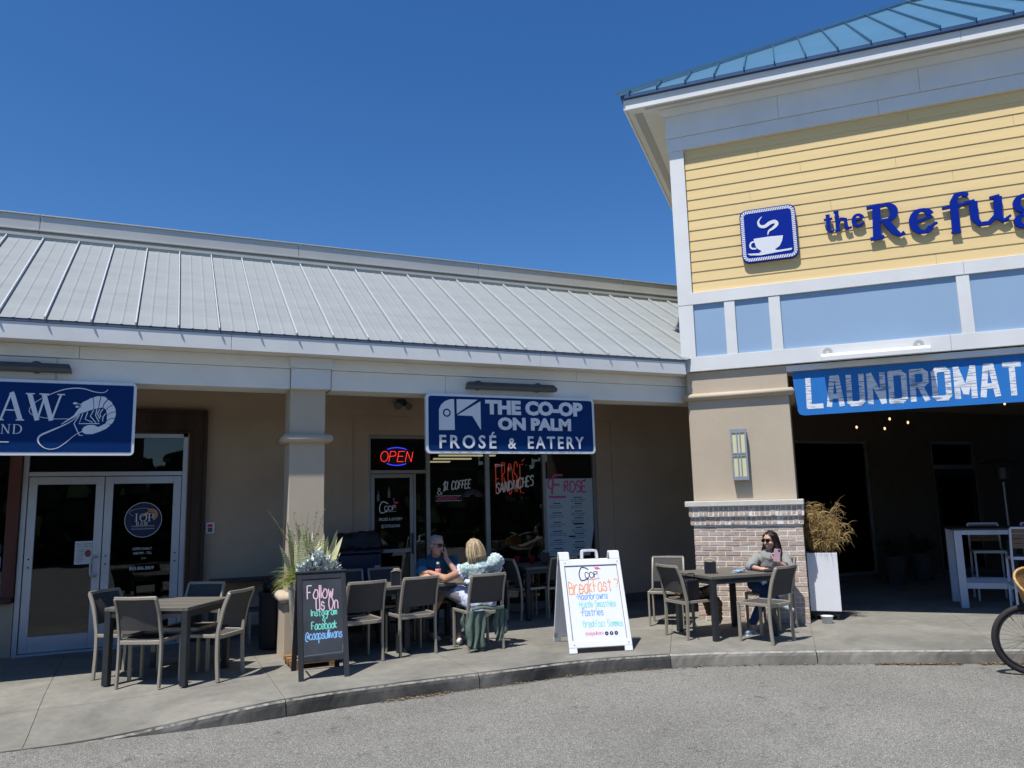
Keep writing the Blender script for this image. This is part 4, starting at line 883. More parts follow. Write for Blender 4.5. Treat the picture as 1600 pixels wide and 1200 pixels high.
# --- wall sconce on the pier
sc_ = empty('wall_sconce', (7.729, 7.876, 0), R(-45), 'grey wall sconce with yellowish glass panes on the taupe pier', 'light')
x0, x1, z0, z1, yw = -.845, -.632, 1.872, 2.568, .045
B().box(x0 + .03, x1 - .03, yw - .03, yw, z0 + .03, z1 - .03).build('back_plate', lampgrey, sc_)
B().box(x0 + .012, x1 - .012, yw - .098, yw - .03, z0 + .02, z1 - .02).build('diffuser', mat('sconce_glass', (.66, .64, .40), .5, var=.04), sc_)
b = B(); yf = yw - .11; yk = yw - .02; gm = mat('sconce_frame', (.30, .33, .37), .5, .2)
b.box(x0, x0 + .024, yf, yk, z0, z1); b.box(x1 - .024, x1, yf, yk, z0, z1); b.box(x0 + .024, x1 - .024, yf, yk, z0, z0 + .05); b.box(x0 + .024, x1 - .024, yf, yk, z1 - .05, z1)
mx_ = (x0 + x1) / 2; b.box(mx_ - .028, mx_ - .013, yf, yf + .015, z0 + .05, z1 - .05); b.box(mx_ + .013, mx_ + .028, yf, yf + .015, z0 + .05, z1 - .05)
zm = (z0 + z1) / 2
for a, c in ((x0 + .024, mx_ - .028), (mx_ - .013, mx_ + .013), (mx_ + .028, x1 - .024)):
    b.box(a, c, yf, yf + .014, zm + .008, zm + .026); b.box(a, c, yf, yf + .014, zm - .026, zm - .008)
b.build('frame', gm, sc_)
# --- small things on the shaded wall
fl = empty('flood_lamp', (3.18, Y0, 3.16), 0, 'small dark emergency light high on the brown wall left of the eatery sign', 'light')
B().box(-.07, .07, -.04, 0, -.05, .05).build('base', lampgrey, fl, bevel=.01)
for s_ in (-.07, .07): B().tube([(s_, -.04, -.03), (s_ * 1.2, -.13, -.07)], [.035, .055], 14).build('lamp_head', lampgrey, fl)
pl_ = empty('pull_station', (.584, Y0, 1.42), 0, 'small white wall switch with red mark beside the timber door surround', 'switch')
B().box(-.058, .058, -.03, 0, -.075, .075).build('box', whiteplastic, pl_, bevel=.012); B().box(-.03, .03, -.036, -.03, .015, .05).build('red_window', i_red, pl_); B().box(-.028, .028, -.04, -.03, -.05, .005).build('rocker', lampgrey, pl_)
pn = B().box(-.966, -.737, Y0 + .046, Y0 + .0475, 1.03, 1.312).build('notice', mat('paper', (.62, .66, .70), .8)); tag(pn, 'white paper notice taped inside the left glass door by its handle', 'notice')
words('Face Covering', -.95, -.75, 1.262, 1.292, Y0 + .0455, i_navy, parent=pn); words('Required Before Entry', -.945, -.755, 1.236, 1.255, Y0 + .0455, i_navy, parent=pn)
b = B(); b.poly([(-.82 + .035 * math.cos(R(a)), 1.16 + .045 * math.sin(R(a))) for a in range(0, 360, 20)], Y0 + .0452, Y0 + .0456); b.build('emblem', mat('dull_red', (.30, .08, .10), .8), pn)
b = B(); 
for k in range(7): b.poly([(-.95, 1.21 - .024 * k), (-.95 + random.uniform(.07, .10), 1.21 - .024 * k), (-.88, 1.204 - .024 * k), (-.95, 1.204 - .024 * k)], Y0 + .0452, Y0 + .0456)
q_ = b.build('small_print', i_grey, pn); q_['kind'] = 'stuff'
for z_, h_, c_, lb in ((1.26, .13, i_decal, 'round dark sticker on the window left of the door, top one'), (1.10, .17, i_blue, 'pale blue square sticker on the window left of the door'), (.86, .26, mat('sticker_pale', (.25, .42, .48), .6), 'tall teal sticker low on the window left of the door')):
    o = B().poly(rrect(-1.98, -1.73, z_ - h_ / 2, z_ + h_ / 2, .04), Y0 + .0275, Y0 + .0295).build('window_sticker', c_); tag(o, lb, 'sticker', 'stickers on the window by the door')
b = B().stroke([(-1.855 + .05 * math.cos(R(a)), 1.26 + .05 * math.sin(R(a))) for a in range(0, 360, 20)], .01, Y0 + .0272, closed=True).build('ring_print', i_white, bpy.data.objects['window_sticker'])
# open sign: LED dots
op = empty('open_sign', (3.13, Y0 + .14, 2.22), 0, 'lit red and blue LED sign reading OPEN in the dark transom', 'sign')
led_r = mat('led_red', (.8, .02, .02), emit=((1, .035, .03), 2.0)); led_b = mat('led_blue', (.02, .04, .8), emit=((.03, .05, 1), 2.0))
OPY = .03; op.location.y = Y0 + .06 - .02
B().poly([(.25 * math.cos(R(a)) + 0, .15 + .155 * math.sin(R(a))) for a in range(0, 360, 15)], .015, .03).build('backing', blackm, op)
LT = dict(O=[arc(.05, .075, .055, .075, 0, 360, 20)], P=[[(0, 0), (.01, .15), (.075, .15), (.095, .12), (.085, .085), (.01, .075)]], E=[[(.09, 0), (0, 0), (.01, .15), (.10, .15)], [(.01, .078), (.085, .078)]], N=[[(0, 0), (.01, .15), (.09, 0), (.10, .15)]])
def dots(b, P, st, r, y):
    acc = 0
    for p, q in zip(P[:-1], P[1:]):
        p, q = Vector(p), Vector(q); L = (q - p).length; t = acc
        while t < L:
            c = p + (q - p) * t / L; b.add([(c.x - r, y, c.y - r), (c.x + r, y, c.y - r), (c.x + r, y, c.y + r), (c.x - r, y, c.y + r), (c.x, y - r, c.y)], [(0, 1, 4), (1, 2, 4), (2, 3, 4), (3, 0, 4)]); t += st
        acc = t - L
for i, ch in enumerate('OPEN'):
    b = B()
    for P in LT[ch]: dots(b, [(-.245 + i * .125 + a + .12 * c, .070 + c) for a, c in P], .013, .0036, .012)
    b.build('letter', led_r, op)
b = B(); dots(b, arc(0, .145, .235, .13, 52, 128, 4), .011, .004, .012); dots(b, arc(0, .145, .235, .13, 232, 308, 4), .011, .004, .012); b.build('blue_ring', led_b, op)
nf = empty('neon_sign', (5.0, Y0 + .17, 1.8), 0, 'thin red neon word glowing inside the third window pane', 'sign')
b = B()
for i, ch in enumerate('FROSE'):
    g = HAND[ch]
    for s_ in g.split('|'):
        P = [(-.24 + i * .105 + int(p[0]) * .016, 0, (int(p[1]) - 3) * .075 + .03 * (i % 2)) for p in s_.split()]
        b.tube(curve(P, 3) if len(P) > 2 and ch in 'OS' else P, .0055, 6)
b.tube([(.215, 0, .49), (.26, 0, .54)], .0055, 6)
b.build('neon_tube', mat('neon_red', (.8, .1, .08), emit=((1, .09, .05), .45)), nf, smooth=True); B().box(-.26, .27, .01, .02, .2, .21).build('support_rail', blackm, nf)
# menu poster
mp_ = empty('menu_poster', (6.0, Y0 + .09, .78), 0, 'large pale blue menu poster with pink heading in the right window', 'poster')
MY = YF0 + .034; Lm = lambda b, n, m, **k: at_parent(b, n, m, mp_, **k)
Lm(B().poly([(5.56, 2.012), (6.452, 2.012), (6.445, 1.2), (6.36, .775), (5.565, .80)], MY, MY + .004), 'sheet', mat('poster_paper', (.46, .56, .60), .6, var=.03))
b = B(); hand(b, 'F', 5.70, 1.76, .31, .035, MY - .001, slant=.12, xs=.8); b.stroke([(p[0], p[1]) for p in curve([(5.74, 2.03, 0), (5.64, 1.98, 0), (5.64, 1.88, 0), (5.70, 1.85, 0)], 5)], .026, MY - .0016); hand(b, 'ROSE', 5.93, 1.80, .165, .026, MY - .001, fit=.40); b.stroke([(6.28, 1.975), (6.34, 1.995)], .018, MY - .001)
b.poly([(5.64, 1.705), (5.95, 1.70), (5.95, 1.735), (5.64, 1.74)], MY - .001, MY - .0005); Lm(b, 'heading', mat('ink_rose', (.55, .09, .28), .6))
b = B(); random.seed(21)
def para(cx, z, n, w_):
    hw_ = random.uniform(.06, .09); b.poly([(cx - hw_, z), (cx + hw_, z), (cx + hw_, z + .014), (cx - hw_, z + .014)], MY - .001, MY - .0006)
    for i in range(n):
        x = cx - w_; zz = z - .035 - .03 * i; e = cx + w_ * random.uniform(.3, 1)
        while x < e:
            l = random.uniform(.02, .05); b.poly([(x, zz), (x + l, zz), (x + l, zz + .009), (x, zz + .009)], MY - .001, MY - .0006); x += l + .012
for z in (1.61, 1.46, 1.31, 1.17, 1.03, .90): para(5.78, z, 2, .13)
for z in (1.70, 1.60, 1.48, 1.37, 1.22, 1.12, .99, .90): para(6.17, z, 2, .13)
b.poly([(6.07, 1.27), (6.27, 1.27), (6.27, 1.295), (6.07, 1.295)], MY - .001, MY - .0006); b.poly([(5.98, 1.075), (6.1, 1.075), (6.1, 1.1), (5.98, 1.1)], MY - .001, MY - .0006)
q_ = Lm(b, 'small_print', i_navy); q_['kind'] = 'stuff'
# bulbs under the patio ceiling
bulb_e = mat('lit_filament', (1, .5, .2), emit=((1, .62, .30), 1.4)); bulb_g = mat('bulb_glass', (.35, .22, .12), .2)
spots = [(.85, 1.52, 2.63), (1.32, 1.68, 2.74), (1.24, 1.67, 2.60), (1.57, 1.78, 2.68), (2.94, 2.26, 2.92)]
whr = ['leftmost bulb nearest the brick pier', 'upper bulb of the close pair', 'lower bulb of the close pair', 'bulb just right of the close pair', 'lone bulb at the right end']
for (u, v, z), t in zip(spots, whr):
    W3 = TW.matrix_basis @ Vector((u, v, 0)); o = empty('hanging_bulb', (W3.x, W3.y, z), 0, 'amber bulb under the dark patio ceiling, ' + t, 'light', 'string light bulbs in the patio')
    B().ell((0, 0, 0), (.015, .015, .022), n=10, m=7).build('glass_bulb', bulb_e, o, smooth=True); B().tube([(0, 0, .02), (0, 0, .06)], .016, 8).build('socket', blackm, o); B().tube([(0, 0, .06), (0, 0, 3.36 - z)], .004, 5).build('cord', blackm, o)

# ================================================================ FURNITURE
def gz(x, y): return wz(x, y) if y < 11 else 0
def make_chair():
    r = empty('patio_chair', (0, 0, 0), 0, 'x', 'chair')
    def rear(s): return [(s * .215, -.205, 0), (s * .215, -.190, .22), (s * .215, -.190, .42), (s * .213, -.205, .53), (s * .210, -.245, .70), (s * .207, -.305, .845)]
    for s in (-1, 1):
        B().bar(curve(rear(s), 4), .024, .036, side=(1, 0, 0)).build('leg', frame_t, r, bevel=.003)
        B().bar([(s * .215, .215, 0), (s * .215, .215, .435)], .024, .036).build('leg', frame_t, r, bevel=.003)
    b = B(); b.box(-.227, -.203, -.172, .235, .415, .447); b.box(.203, .227, -.172, .235, .415, .447); b.box(-.203, .203, -.205, -.18, .40, .438); b.box(-.203, .203, .212, .235, .415, .447)
    b.build('seat_frame', frame_t, r, bevel=.003)
    B().bar(curve([(-.215, -.305, .848), (0, -.335, .848), (.215, -.305, .848)], 6), .030, .020, side=(0, 0, 1)).build('top_rail', frame_t, r, bevel=.003)
    b = B(); n = 6; vs = []
    for i in range(n + 1):
        x = -.203 + .406 * i / n; sg_ = -.010 * math.sin(math.pi * i / n)
        for j in range(n + 1): vs.append((x, -.18 + .39 * j / n, .437 + sg_ * math.sin(math.pi * j / n)))
    b.add(vs, [(i * 7 + j, i * 7 + 7 + j, i * 7 + 8 + j, i * 7 + 1 + j) for i in range(n) for j in range(n)]); b.add([(x, y, z - .005) for x, y, z in vs], [(i * 7 + 1 + j, i * 7 + 8 + j, i * 7 + 7 + j, i * 7 + j) for i in range(n) for j in range(n)]); b.build('seat', sling, r, smooth=True)
    pr = [(-.207, .535), (-.222, .60), (-.243, .69), (-.273, .77), (-.303, .84)]; b = B(); vs = []
    for i in range(9):
        x = -.2 + .4 * i / 8; c = -.028 * math.sin(math.pi * i / 8)
        for y, z in pr: vs.append((x, y + c, z))
    b.add(vs, [(i * 5 + j, i * 5 + 5 + j, i * 5 + 6 + j, i * 5 + 1 + j) for i in range(8) for j in range(4)]); b.add([(x, y - .005, z) for x, y, z in vs], [(i * 5 + 1 + j, i * 5 + 6 + j, i * 5 + 5 + j, i * 5 + j) for i in range(8) for j in range(4)]); b.build('backrest', sling, r, smooth=True)
    return r
CH0 = make_chair(); first = [True]
def chair(rx, ry, face, label, z=None, group='taupe metal patio chairs'):
    """rx, ry = middle of the rear feet; face = direction the sitter looks, degrees from +x"""
    o = CH0 if first[0] else copy_tree(CH0); first[0] = False
    a = R(face - 90); d = Vector((math.cos(R(face)), math.sin(R(face)))); p = Vector((rx, ry)) + d * .205
    o.location = (p.x, p.y, gz(p.x, p.y) if z is None else z); o.rotation_euler = (0, 0, a); tag(o, label, 'chair', group); return o
chair(-.15, 8.55, 60, 'taupe chair with its back to the camera at the front of the left table')
chair(-.44, 9.33, -37, 'taupe chair on the door side of the left table, seen from behind at its left')
chair(.69, 8.53, 142, 'taupe chair at the right side of the left table facing left')
chair(.44, 9.46, -122, 'taupe chair behind the left table facing the camera')
chair(2.02, 8.46, 98, 'empty taupe chair right beside the chalkboard, back to the camera')
KC1 = chair(2.66, 8.58, 97, 'empty taupe chair between the chalkboard chair and the blonde woman, back to the camera')
chair(3.41, 8.42, 93, 'taupe chair the blonde woman sits on')
chair(2.15, 9.95, -95, 'shaded chair behind the eatery table facing out, nearer the navy bin')
chair(2.66, 9.95, -85, 'shaded chair behind the eatery table facing out, behind the napkin holder')
chair(3.30, 9.98, -96, 'shaded chair the grey haired man sits on')
chair(4.66, 10.42, 3, 'shaded chair in profile at the left end of the back table')
chair(5.31, 10.17, 90, 'shaded chair in front of the back table, partly behind the white sandwich board')
chair(5.68, 7.95, 0, 'taupe chair at the left of the right table holding a black bag and brown jacket')
chair(6.34, 9.0, -132, 'taupe chair at the far left corner of the right table against the brick pier')
chair(6.475, 7.03, 105, 'empty taupe chair at the front right of the right table, nearest the kerb')
chair(7.31, 7.96, 198, 'taupe chair the dark haired woman sits on beside the brick pier')

def make_table():
    r = empty('patio_table', (0, 0, 0), 0, 'x', 'table'); L, D = .44, .43
    for i in range(7):
        y0 = -D + .045 + i * (2 * D - .09) / 7; B().box(-L + .045, L - .045, y0 + .002, y0 + (2 * D - .09) / 7 - .002, .708, .734).build('slat', woodgrey, r, bevel=.002)
    b = B(); b.box(-L, -L + .043, -D, D, .700, .736); b.box(L - .043, L, -D, D, .700, .736); b.box(-L + .043, L - .043, -D, -D + .043, .700, .736); b.box(-L + .043, L - .043, D - .043, D, .700, .736); b.build('edge_frame', woodgrey, r, bevel=.004)
    for sx in (-1, 1):
        for sy in (-1, 1): B().box(sx * (L - .035) - .032, sx * (L - .035) + .032, sy * (D - .035) - .032, sy * (D - .035) + .032, 0, .699).build('leg', legdark, r, bevel=.004)
    b = B(); e = .06; b.box(-L + .07, L - .07, -D + .012, -D + .034, .640, .698); b.box(-L + .07, L - .07, D - .034, D - .012, .640, .698); b.box(-L + .012, -L + .034, -D + .07, D - .07, .640, .698); b.box(L - .034, L - .012, -D + .07, D - .07, .640, .698); b.build('apron', legdark, r)
    return r
T0 = make_table(); tf = [True]
def table(x, y, rz_, label, z=None):
    o = T0 if tf[0] else copy_tree(T0); tf[0] = False; o.location = (x, y, gz(x, y) if z is None else z); o.rotation_euler = (0, 0, R(rz_)); return tag(o, label, 'table', 'square slatted patio tables')
table(.12, 8.93, -32, 'square slatted table with charcoal legs in front of the double door')
table(2.10, 9.23, 2, 'slatted table behind the chalkboard under the first empty chairs')
table(2.985, 9.23, 2, 'slatted table between the grey haired man and blonde woman')
table(5.17, 10.56, 0, 'shaded table against the window behind the white sandwich board')
table(6.36, 7.88, -5, 'square table in full sun in front of the brick pier')

def napkin_box(x, y, z, rz_, label, h=.155, w_=.115):
    o = empty('napkin_holder', (x, y, z), R(rz_), label, 'napkin holder', 'black napkin holders on the tables')
    B().box(-w_ / 2 + .006, w_ / 2 - .006, -.05, .05, .004, h - .006).build('napkins', mat('dark_insert', (.02, .022, .03), .25), o)
    b = B(); b.box(-w_ / 2, -w_ / 2 + .005, -.056, .056, 0, h); b.box(w_ / 2 - .005, w_ / 2, -.056, .056, 0, h)
    P = curve([(-w_ / 2, 0, h), (0, 0, h + .012), (w_ / 2, 0, h)], 5); b.bar(P, .112, .008, side=(0, 1, 0)); b.build('casing', mat('holder_casing', (.20, .21, .20), .35, .4), o, bevel=.002)
    b = B()
    for k in range(5): a = R(8 * k - 6); b.box(-.04 + .002 * k, .045 - .003 * k, -.03, .035, h + .013 + .004 * k, h + .016 + .004 * k)
    b.build('cards', mat('kraft_card', (.55, .42, .28), .8, var=.15), o); return o
napkin_box(2.52, 8.97, .736, -22, 'black napkin holder with cards on top near the grey haired man')
napkin_box(6.14, 7.83, .736, -35, 'black napkin holder with cards on top on the sunny table by the brick pier', .14, .14)
for cx_, cy_, t_ in ((4.86, 10.72, 'left'), (5.08, 10.66, 'right')): cpo = empty('red_cup', (cx_, cy_, .736), 0, 'small red cup on the shaded back table, %s one of the two' % t_, 'cup', 'red cups'); B().lathe([(.03, 0), (.042, .11), (.043, .115), (.038, .11)], n=18).build('cup_wall', mat('red_plastic', (.5, .02, .03), .4), cpo, smooth=True)
napkin_box(5.20, 10.45, .736, -30, 'black napkin holder on the shaded back table', .17, .13)

# ---- chalkboard A-frame
def slab_frame(name_, loc, yaw, w_, h_, lean, label, cat):
    return empty(name_, loc, R(yaw), label, cat)
cb_ = empty('chalkboard', (1.51, 8.20, 0), R(-1), 'black folding chalkboard with coloured handwriting standing by the planter', 'sign board')
cb_.location.z = gz(1.5, 8.0)
HB, DB, WB = .99, .27, .245
def tilt_leaf(s, parent):
    """s=-1 front leaf (towards the lot), +1 rear leaf; local coords of a leaning plane"""
    o = bpy.data.objects.new('leaf', None); return o
def plane_pt(s, x, t, off): # t = height along leaf 0..1, off = distance outwards
    base = Vector((0, s * DB, 0)); top = Vector((0, s * .018, HB)); d = (top - base); n_ = Vector((0, s * d.z, -s * d.y)).normalized() if s else Vector((0, 0, 1)); n_ = Vector((0, s, DB / HB)).normalized()
    return base + d * t + n_ * off + Vector((x, 0, 0))
def lbox(b, s, x0, x1, t0, t1, o0, o1): 
    vs = [plane_pt(s, x, t, o) for x in (x0, x1) for o in (o0, o1) for t in (t0, t1)]
    return b.add(vs, [(0, 1, 3, 2), (4, 6, 7, 5), (0, 4, 5, 1), (2, 3, 7, 6), (0, 2, 6, 4), (1, 5, 7, 3)] if s < 0 else [(2, 3, 1, 0), (5, 7, 6, 4), (1, 5, 4, 0), (6, 7, 3, 2), (4, 6, 2, 0), (3, 7, 5, 1)])
for s in (-1, 1):
    for x in (-WB, WB - .05): lbox(B(), s, x, x + .05, 0, 1, -.012, .012).build('leg', chalkframe, cb_, bevel=.003)
    b = B(); lbox(b, s, -WB + .05, WB - .05, .94, 1, -.012, .011); lbox(b, s, -WB + .05, WB - .05, .16, .215, -.012, .011); b.build('cross_rail', chalkframe, cb_, bevel=.003)
    lbox(B(), s, -WB + .05, WB - .05, .216, .94, -.006, .004).build('slate', chalk, cb_)
lbox(B(), -1, -WB - .01, WB + .01, 1.0, 1.022, -.05, .022).build('top_cap', chalkframe, cb_, bevel=.004)
b = B(); b.bar([(-WB + .06, -DB + .1, .2), (-WB + .06, DB - .1, .2)], .01, .02); b.build('hinge_chain', lampgrey, cb_)
def leaf_text(b_plane, s, parent, name, m, off):
    """map (x, z) print coordinates to the leaning leaf"""
    q = B(); q.v = [tuple(plane_pt(s, x, z / HB, off - y)) for x, y, z in b_plane.v]; q.f = b_plane.f; q.m = b_plane.m; return q.build(name, m, parent)
random.seed(4)
b = B(); hand(b, 'Follow', -.145, .745, .125, .011, 0, wob=.06, fit=.255); hand(b, 'Us On', -.06, .635, .115, .011, 0, wob=.06, fit=.215); leaf_text(b, -1, cb_, 'lettering', i_cpink, .0045)
b = B(); hand(b, 'Instagram', -.11, .580, .062, .008, 0, wob=.06, fit=.25); hand(b, '&', .0, .528, .045, .007, 0, wob=.1, xs=.7); hand(b, 'Facebook', -.11, .455, .070, .009, 0, wob=.06, fit=.245); leaf_text(b, -1, cb_, 'lettering', i_cteal, .0045)
b = B(); hand(b, '@coopsullivans', -.170, .365, .078, .0085, 0, wob=.06, fit=.355); leaf_text(b, -1, cb_, 'lettering', i_cblue, .0045)
b = B(); b.stroke([(-.19, .22), (.19, .228)], .006, 0); b.stroke([(.185, .225), (.19, .30)], .006, 0); leaf_text(b, -1, cb_, 'chalk_smear', i_grey, .0046)

# ---- white plastic sandwich board
wb = empty('sandwich_board', (4.56, 8.04, 0), R(-14.5), 'white plastic sandwich board with handwritten breakfast menu and flamingo logo', 'sign board')
HB, DB, WB = 1.06, .40, .36
def rb_(b, s, x0, x1, t0, t1, o0=-.012, o1=.016): return lbox(b, s, x0, x1, t0, t1, o0, o1)
for s in (-1, 1):
    b = B(); rb_(b, s, -WB, -WB + .05, .05, .915); rb_(b, s, WB - .05, WB, .05, .915); rb_(b, s, -WB, WB, .855, .915, -.012, .017); rb_(b, s, -WB, WB, .05, .115, -.012, .017)
    rb_(b, s, -WB, -WB + .09, 0, .05); rb_(b, s, WB - .09, WB, 0, .05); rb_(b, s, -WB, -WB + .12, .915, 1.0); rb_(b, s, WB - .12, WB, .915, 1.0)
    b.build('shell', whiteplastic, wb, bevel=.006, seg=2)
    rb_(B(), s, -WB + .05, WB - .05, .115, .855, -.006, .009).build('board_panel', boardwhite, wb)
    b = B()
    for x in (-WB + .06, WB - .04):
        for t in (.08, .885): c = plane_pt(s, x, t, .018); b.ell(c, (.009, .005, .009), n=8, m=5)
    b.build('rivet', galvt, wb)
    b = B(); rb_(b, s, -WB + .049, -WB + .053, .115, .855, .005, .0165); rb_(b, s, WB - .053, WB - .049, .115, .855, .005, .0165); rb_(b, s, -WB + .05, WB - .05, .852, .856, .005, .0165); b.build('panel_gap', lampgrey, wb)
b = B(); b.bar(curve([(-.09, -.04, .965), (-.085, -.03, 1.055), (-.06, -.03, 1.075), (.06, -.03, 1.075), (.085, -.03, 1.055), (.09, -.04, .965)], 4), .05, .026, side=(0, 1, 0)); b.build('handle', whiteplastic, wb, bevel=.005)
def wbp(b, name, m, parent): return leaf_text(b, -1, wb, name, m, .0100)
coop_logo(-.155, .772, .140, 0, i_navy, wb, wbp)
random.seed(8)
b = B(); x = hand(b, 'Breakfast', -.285, .605, .135, .010, 0, wob=.15, gap=1.3, step=.0035, fit=.50); hand(b, '?', .255, .665, .085, .009, 0, xs=.9); b.stroke([(-.29, .600), (-.13, .604)], .003, 0); wbp(b, 'lettering', i_orange, None)
b = B(); hand(b, '-Hashbrowns', -.215, .545, .066, .0065, 0, wob=.15, fit=.37); hand(b, '-Pastries', -.185, .375, .072, .0065, 0, wob=.15, fit=.26); wbp(b, 'lettering', i_blue, None)
b = B(); hand(b, '-Hustle Smoothies', -.205, .462, .066, .0062, 0, wob=.15, fit=.44); hand(b, '-Breakfast Sammies', -.185, .262, .066, .0058, 0, wob=.2, fit=.47, step=-.0005); wbp(b, 'lettering', i_teal, None)
b = B(); hand(b, '@coopsullivans', -.155, .178, .034, .0035, 0, fit=.20); wbp(b, 'lettering', i_pink, None)
b = B()
for x in (.085, .140, .195): b.poly([(x + .021 * math.cos(R(a)), .185 + .021 * math.sin(R(a))) for a in range(0, 360, 20)], 0, .0004)
wbp(b, 'social_badge', i_navy, None)
b = B(); b.stroke([(.080, .185), (.090, .185)], .008, -.0006); b.stroke([(.140, .175), (.140, .196)], .006, -.0006); b.stroke([(.190, .180), (.200, .180), (.200, .190), (.190, .190)], .003, -.0006, closed=True); wbp(b, 'badge_mark', i_white, None)
# ================================================================ PEOPLE
skin = mat('skin', (.60, .35, .26), .55, var=.08, scale=12); skin2 = mat('skin_tanned', (.50, .27, .175), .5, var=.08, scale=12); lipm = mat('lips', (.42, .13, .11), .5)
def bake(b, name, m, parent, voxel=.008, smooth=2, world=False, disp=0):
    o = b.build('tmp', m)
    r = o.modifiers.new('r', 'REMESH'); r.mode = 'VOXEL'; r.voxel_size = voxel; r.use_smooth_shade = True
    if smooth: q = o.modifiers.new('s', 'SMOOTH'); q.iterations = smooth; q.factor = .5
    if disp:
        t = bpy.data.textures.new('folds', 'CLOUDS'); t.noise_scale = disp[1]; d = o.modifiers.new('d', 'DISPLACE'); d.texture = t; d.strength = disp[0]; d.mid_level = .5
        q = o.modifiers.new('s2', 'SMOOTH'); q.iterations = 1
    dg = bpy.context.evaluated_depsgraph_get(); me = bpy.data.meshes.new_from_object(o.evaluated_get(dg)); me.name = name
    bpy.data.objects.remove(o); n = bpy.data.objects.new(name, me); COL.objects.link(n)
    for p in me.polygons: p.use_smooth = True
    if parent: n.parent = parent
    if parent and world: n.matrix_parent_inverse = chainm(parent).inverted()
    return n
def Rz(a): return Matrix.Rotation(R(a), 3, 'Z')
def headM(yaw, pitch=0, roll=0): return Matrix.Rotation(R(yaw), 3, 'Z') @ Matrix.Rotation(R(pitch), 3, 'X') @ Matrix.Rotation(R(roll), 3, 'Y')
def head(b, c, M, s=1.0):
    """face looks along M @ +y"""
    c = Vector(c); P = lambda x, y, z: c + M @ Vector((x * s, y * s, z * s))
    b.ell(P(0, -.012, .035), (.075 * s, .094 * s, .085 * s), M); b.ell(P(0, .018, -.035), (.060 * s, .070 * s, .075 * s), M); b.ell(P(0, .045, -.085), (.032 * s, .033 * s, .026 * s), M)
    b.cap(P(0, .088, .012), P(0, .106, -.022), .010 * s, .014 * s, 8); b.ell(P(0, .080, -.062), (.022 * s, .012 * s, .009 * s), M)
    for q in (-1, 1):
        b.ell(P(q * .076, -.008, -.005), (.010 * s, .018 * s, .030 * s), M, 8, 6); b.ell(P(q * .040, .060, -.030), (.022 * s, .018 * s, .022 * s), M, 8, 6)
    b.ell(P(0, .066, .038), (.050 * s, .02 * s, .012 * s), M, 8, 6)
def handm(b, w, d, n, side=1, curl=.4, s=1.0, spread=.0):
    """w wrist, d finger direction, n palm normal (towards which the fingers curl), side=+1 thumb on d x n"""
    w, d, n = Vector(w), Vector(d).normalized(), Vector(n); n = (n - d * n.dot(d)).normalized(); t = d.cross(n).normalized() * side
    b.cap(w, w + d * .03 * s, .024 * s, .026 * s); b.ell(w + d * .055 * s, (.040 * s, .042 * s, .016 * s), Matrix((t, d, n)).transposed())
    for i, (o, L) in enumerate(((.030, .072), (.010, .080), (-.010, .074), (-.029, .058))):
        p = w + d * .085 * s + t * o * s; dd = (d + t * spread * (o / .03)).normalized(); q = p
        for k, f in enumerate((.42, .32, .26)):
            a = curl * (k + .6); v = dd * math.cos(a) + n * math.sin(a); q2 = q + v * L * f * s; b.cap(q, q2, (.0095 - .0008 * k) * s, (.0088 - .0008 * k) * s, 8); q = q2
    p = w + d * .028 * s + t * .026 * s; v = (t * .75 + d * .75 + n * .25).normalized(); q = p + v * .042 * s; b.cap(p, q, .0125 * s, .011 * s, 8); b.cap(q, q + (d * .8 + n * .5 + t * .2).normalized() * .034 * s, .0105 * s, .009 * s, 8)
def hair_strands(b, c, M, s, pts_fn, n, r=.0045):
    for i in range(n): P = pts_fn(i / n); b.tube([Vector(c) + M @ (Vector(p) * s) for p in P], [r, r * 1.1, r, r * .45][:len(P)] if len(P) <= 4 else [r] * (len(P) - 1) + [r * .4], 5)
def shades(parent, c, M, s, m, w_=.029, h_=.022):
    b = B(); P = lambda x, y, z: Vector(c) + M @ Vector((x * s, y * s, z * s))
    for q in (-1, 1):
        vs = [P(q * .034 + w_ * math.cos(R(a)), .101 - .25 * abs(math.cos(R(a))) * .03 * (1 if q * math.cos(R(a)) > 0 else .2), .012 + h_ * math.sin(R(a))) for a in range(0, 360, 24)]
        o_ = len(vs); vs += [v + M @ Vector((0, -.006 * s, 0)) for v in vs]; b.add(vs, [tuple(range(o_)), tuple(range(2 * o_ - 1, o_ - 1, -1))] + [(i, o_ + i, o_ + (i + 1) % o_, (i + 1) % o_) for i in range(o_)])
        b.beam(P(q * .062, .092, .020), P(q * .080, -.005, .012), .004 * s, .007 * s)
    b.beam(P(-.01, .104, .020), P(.01, .104, .020), .004 * s, .005 * s); return b.build('glasses', m, parent)

# ---- grey haired man behind the table (faces the camera, leaning on his left hand)
man = empty('person', (3.28, 9.74, 0), 0, 'grey haired man in teal shirt and dark glasses resting his cheek on his hand', 'person')
V = Vector; hc = V((3.185, 9.47, 1.135)); HM = headM(-168 + 12, -6, -9)
nk = V((3.215, 9.60, .985)); shR, shL = V((3.03, 9.60, .925)), V((3.435, 9.60, .935)); pel = V((3.28, 9.80, .50))
elR, wrR = V((2.965, 9.40, .775)), V((3.13, 9.19, .785)); elL, wrL = V((3.40, 9.30, .775)), V((3.285, 9.41, .985))
knR, knL = V((3.12, 9.38, .50)), V((3.42, 9.36, .50)); anR, anL = V((3.12, 9.42, .09)), V((3.40, 9.28, .09))
b = B(); b.chain([pel, pel.lerp(nk, .45), pel.lerp(nk, .8)], [.145, .15, .15]); b.cap(shR + V((.04, 0, -.04)), shL + V((-.04, 0, -.04)), .075, .075); b.cap(nk, hc + V((0, .02, -.04)), .060, .055)
head(b, hc, HM, 1.04)
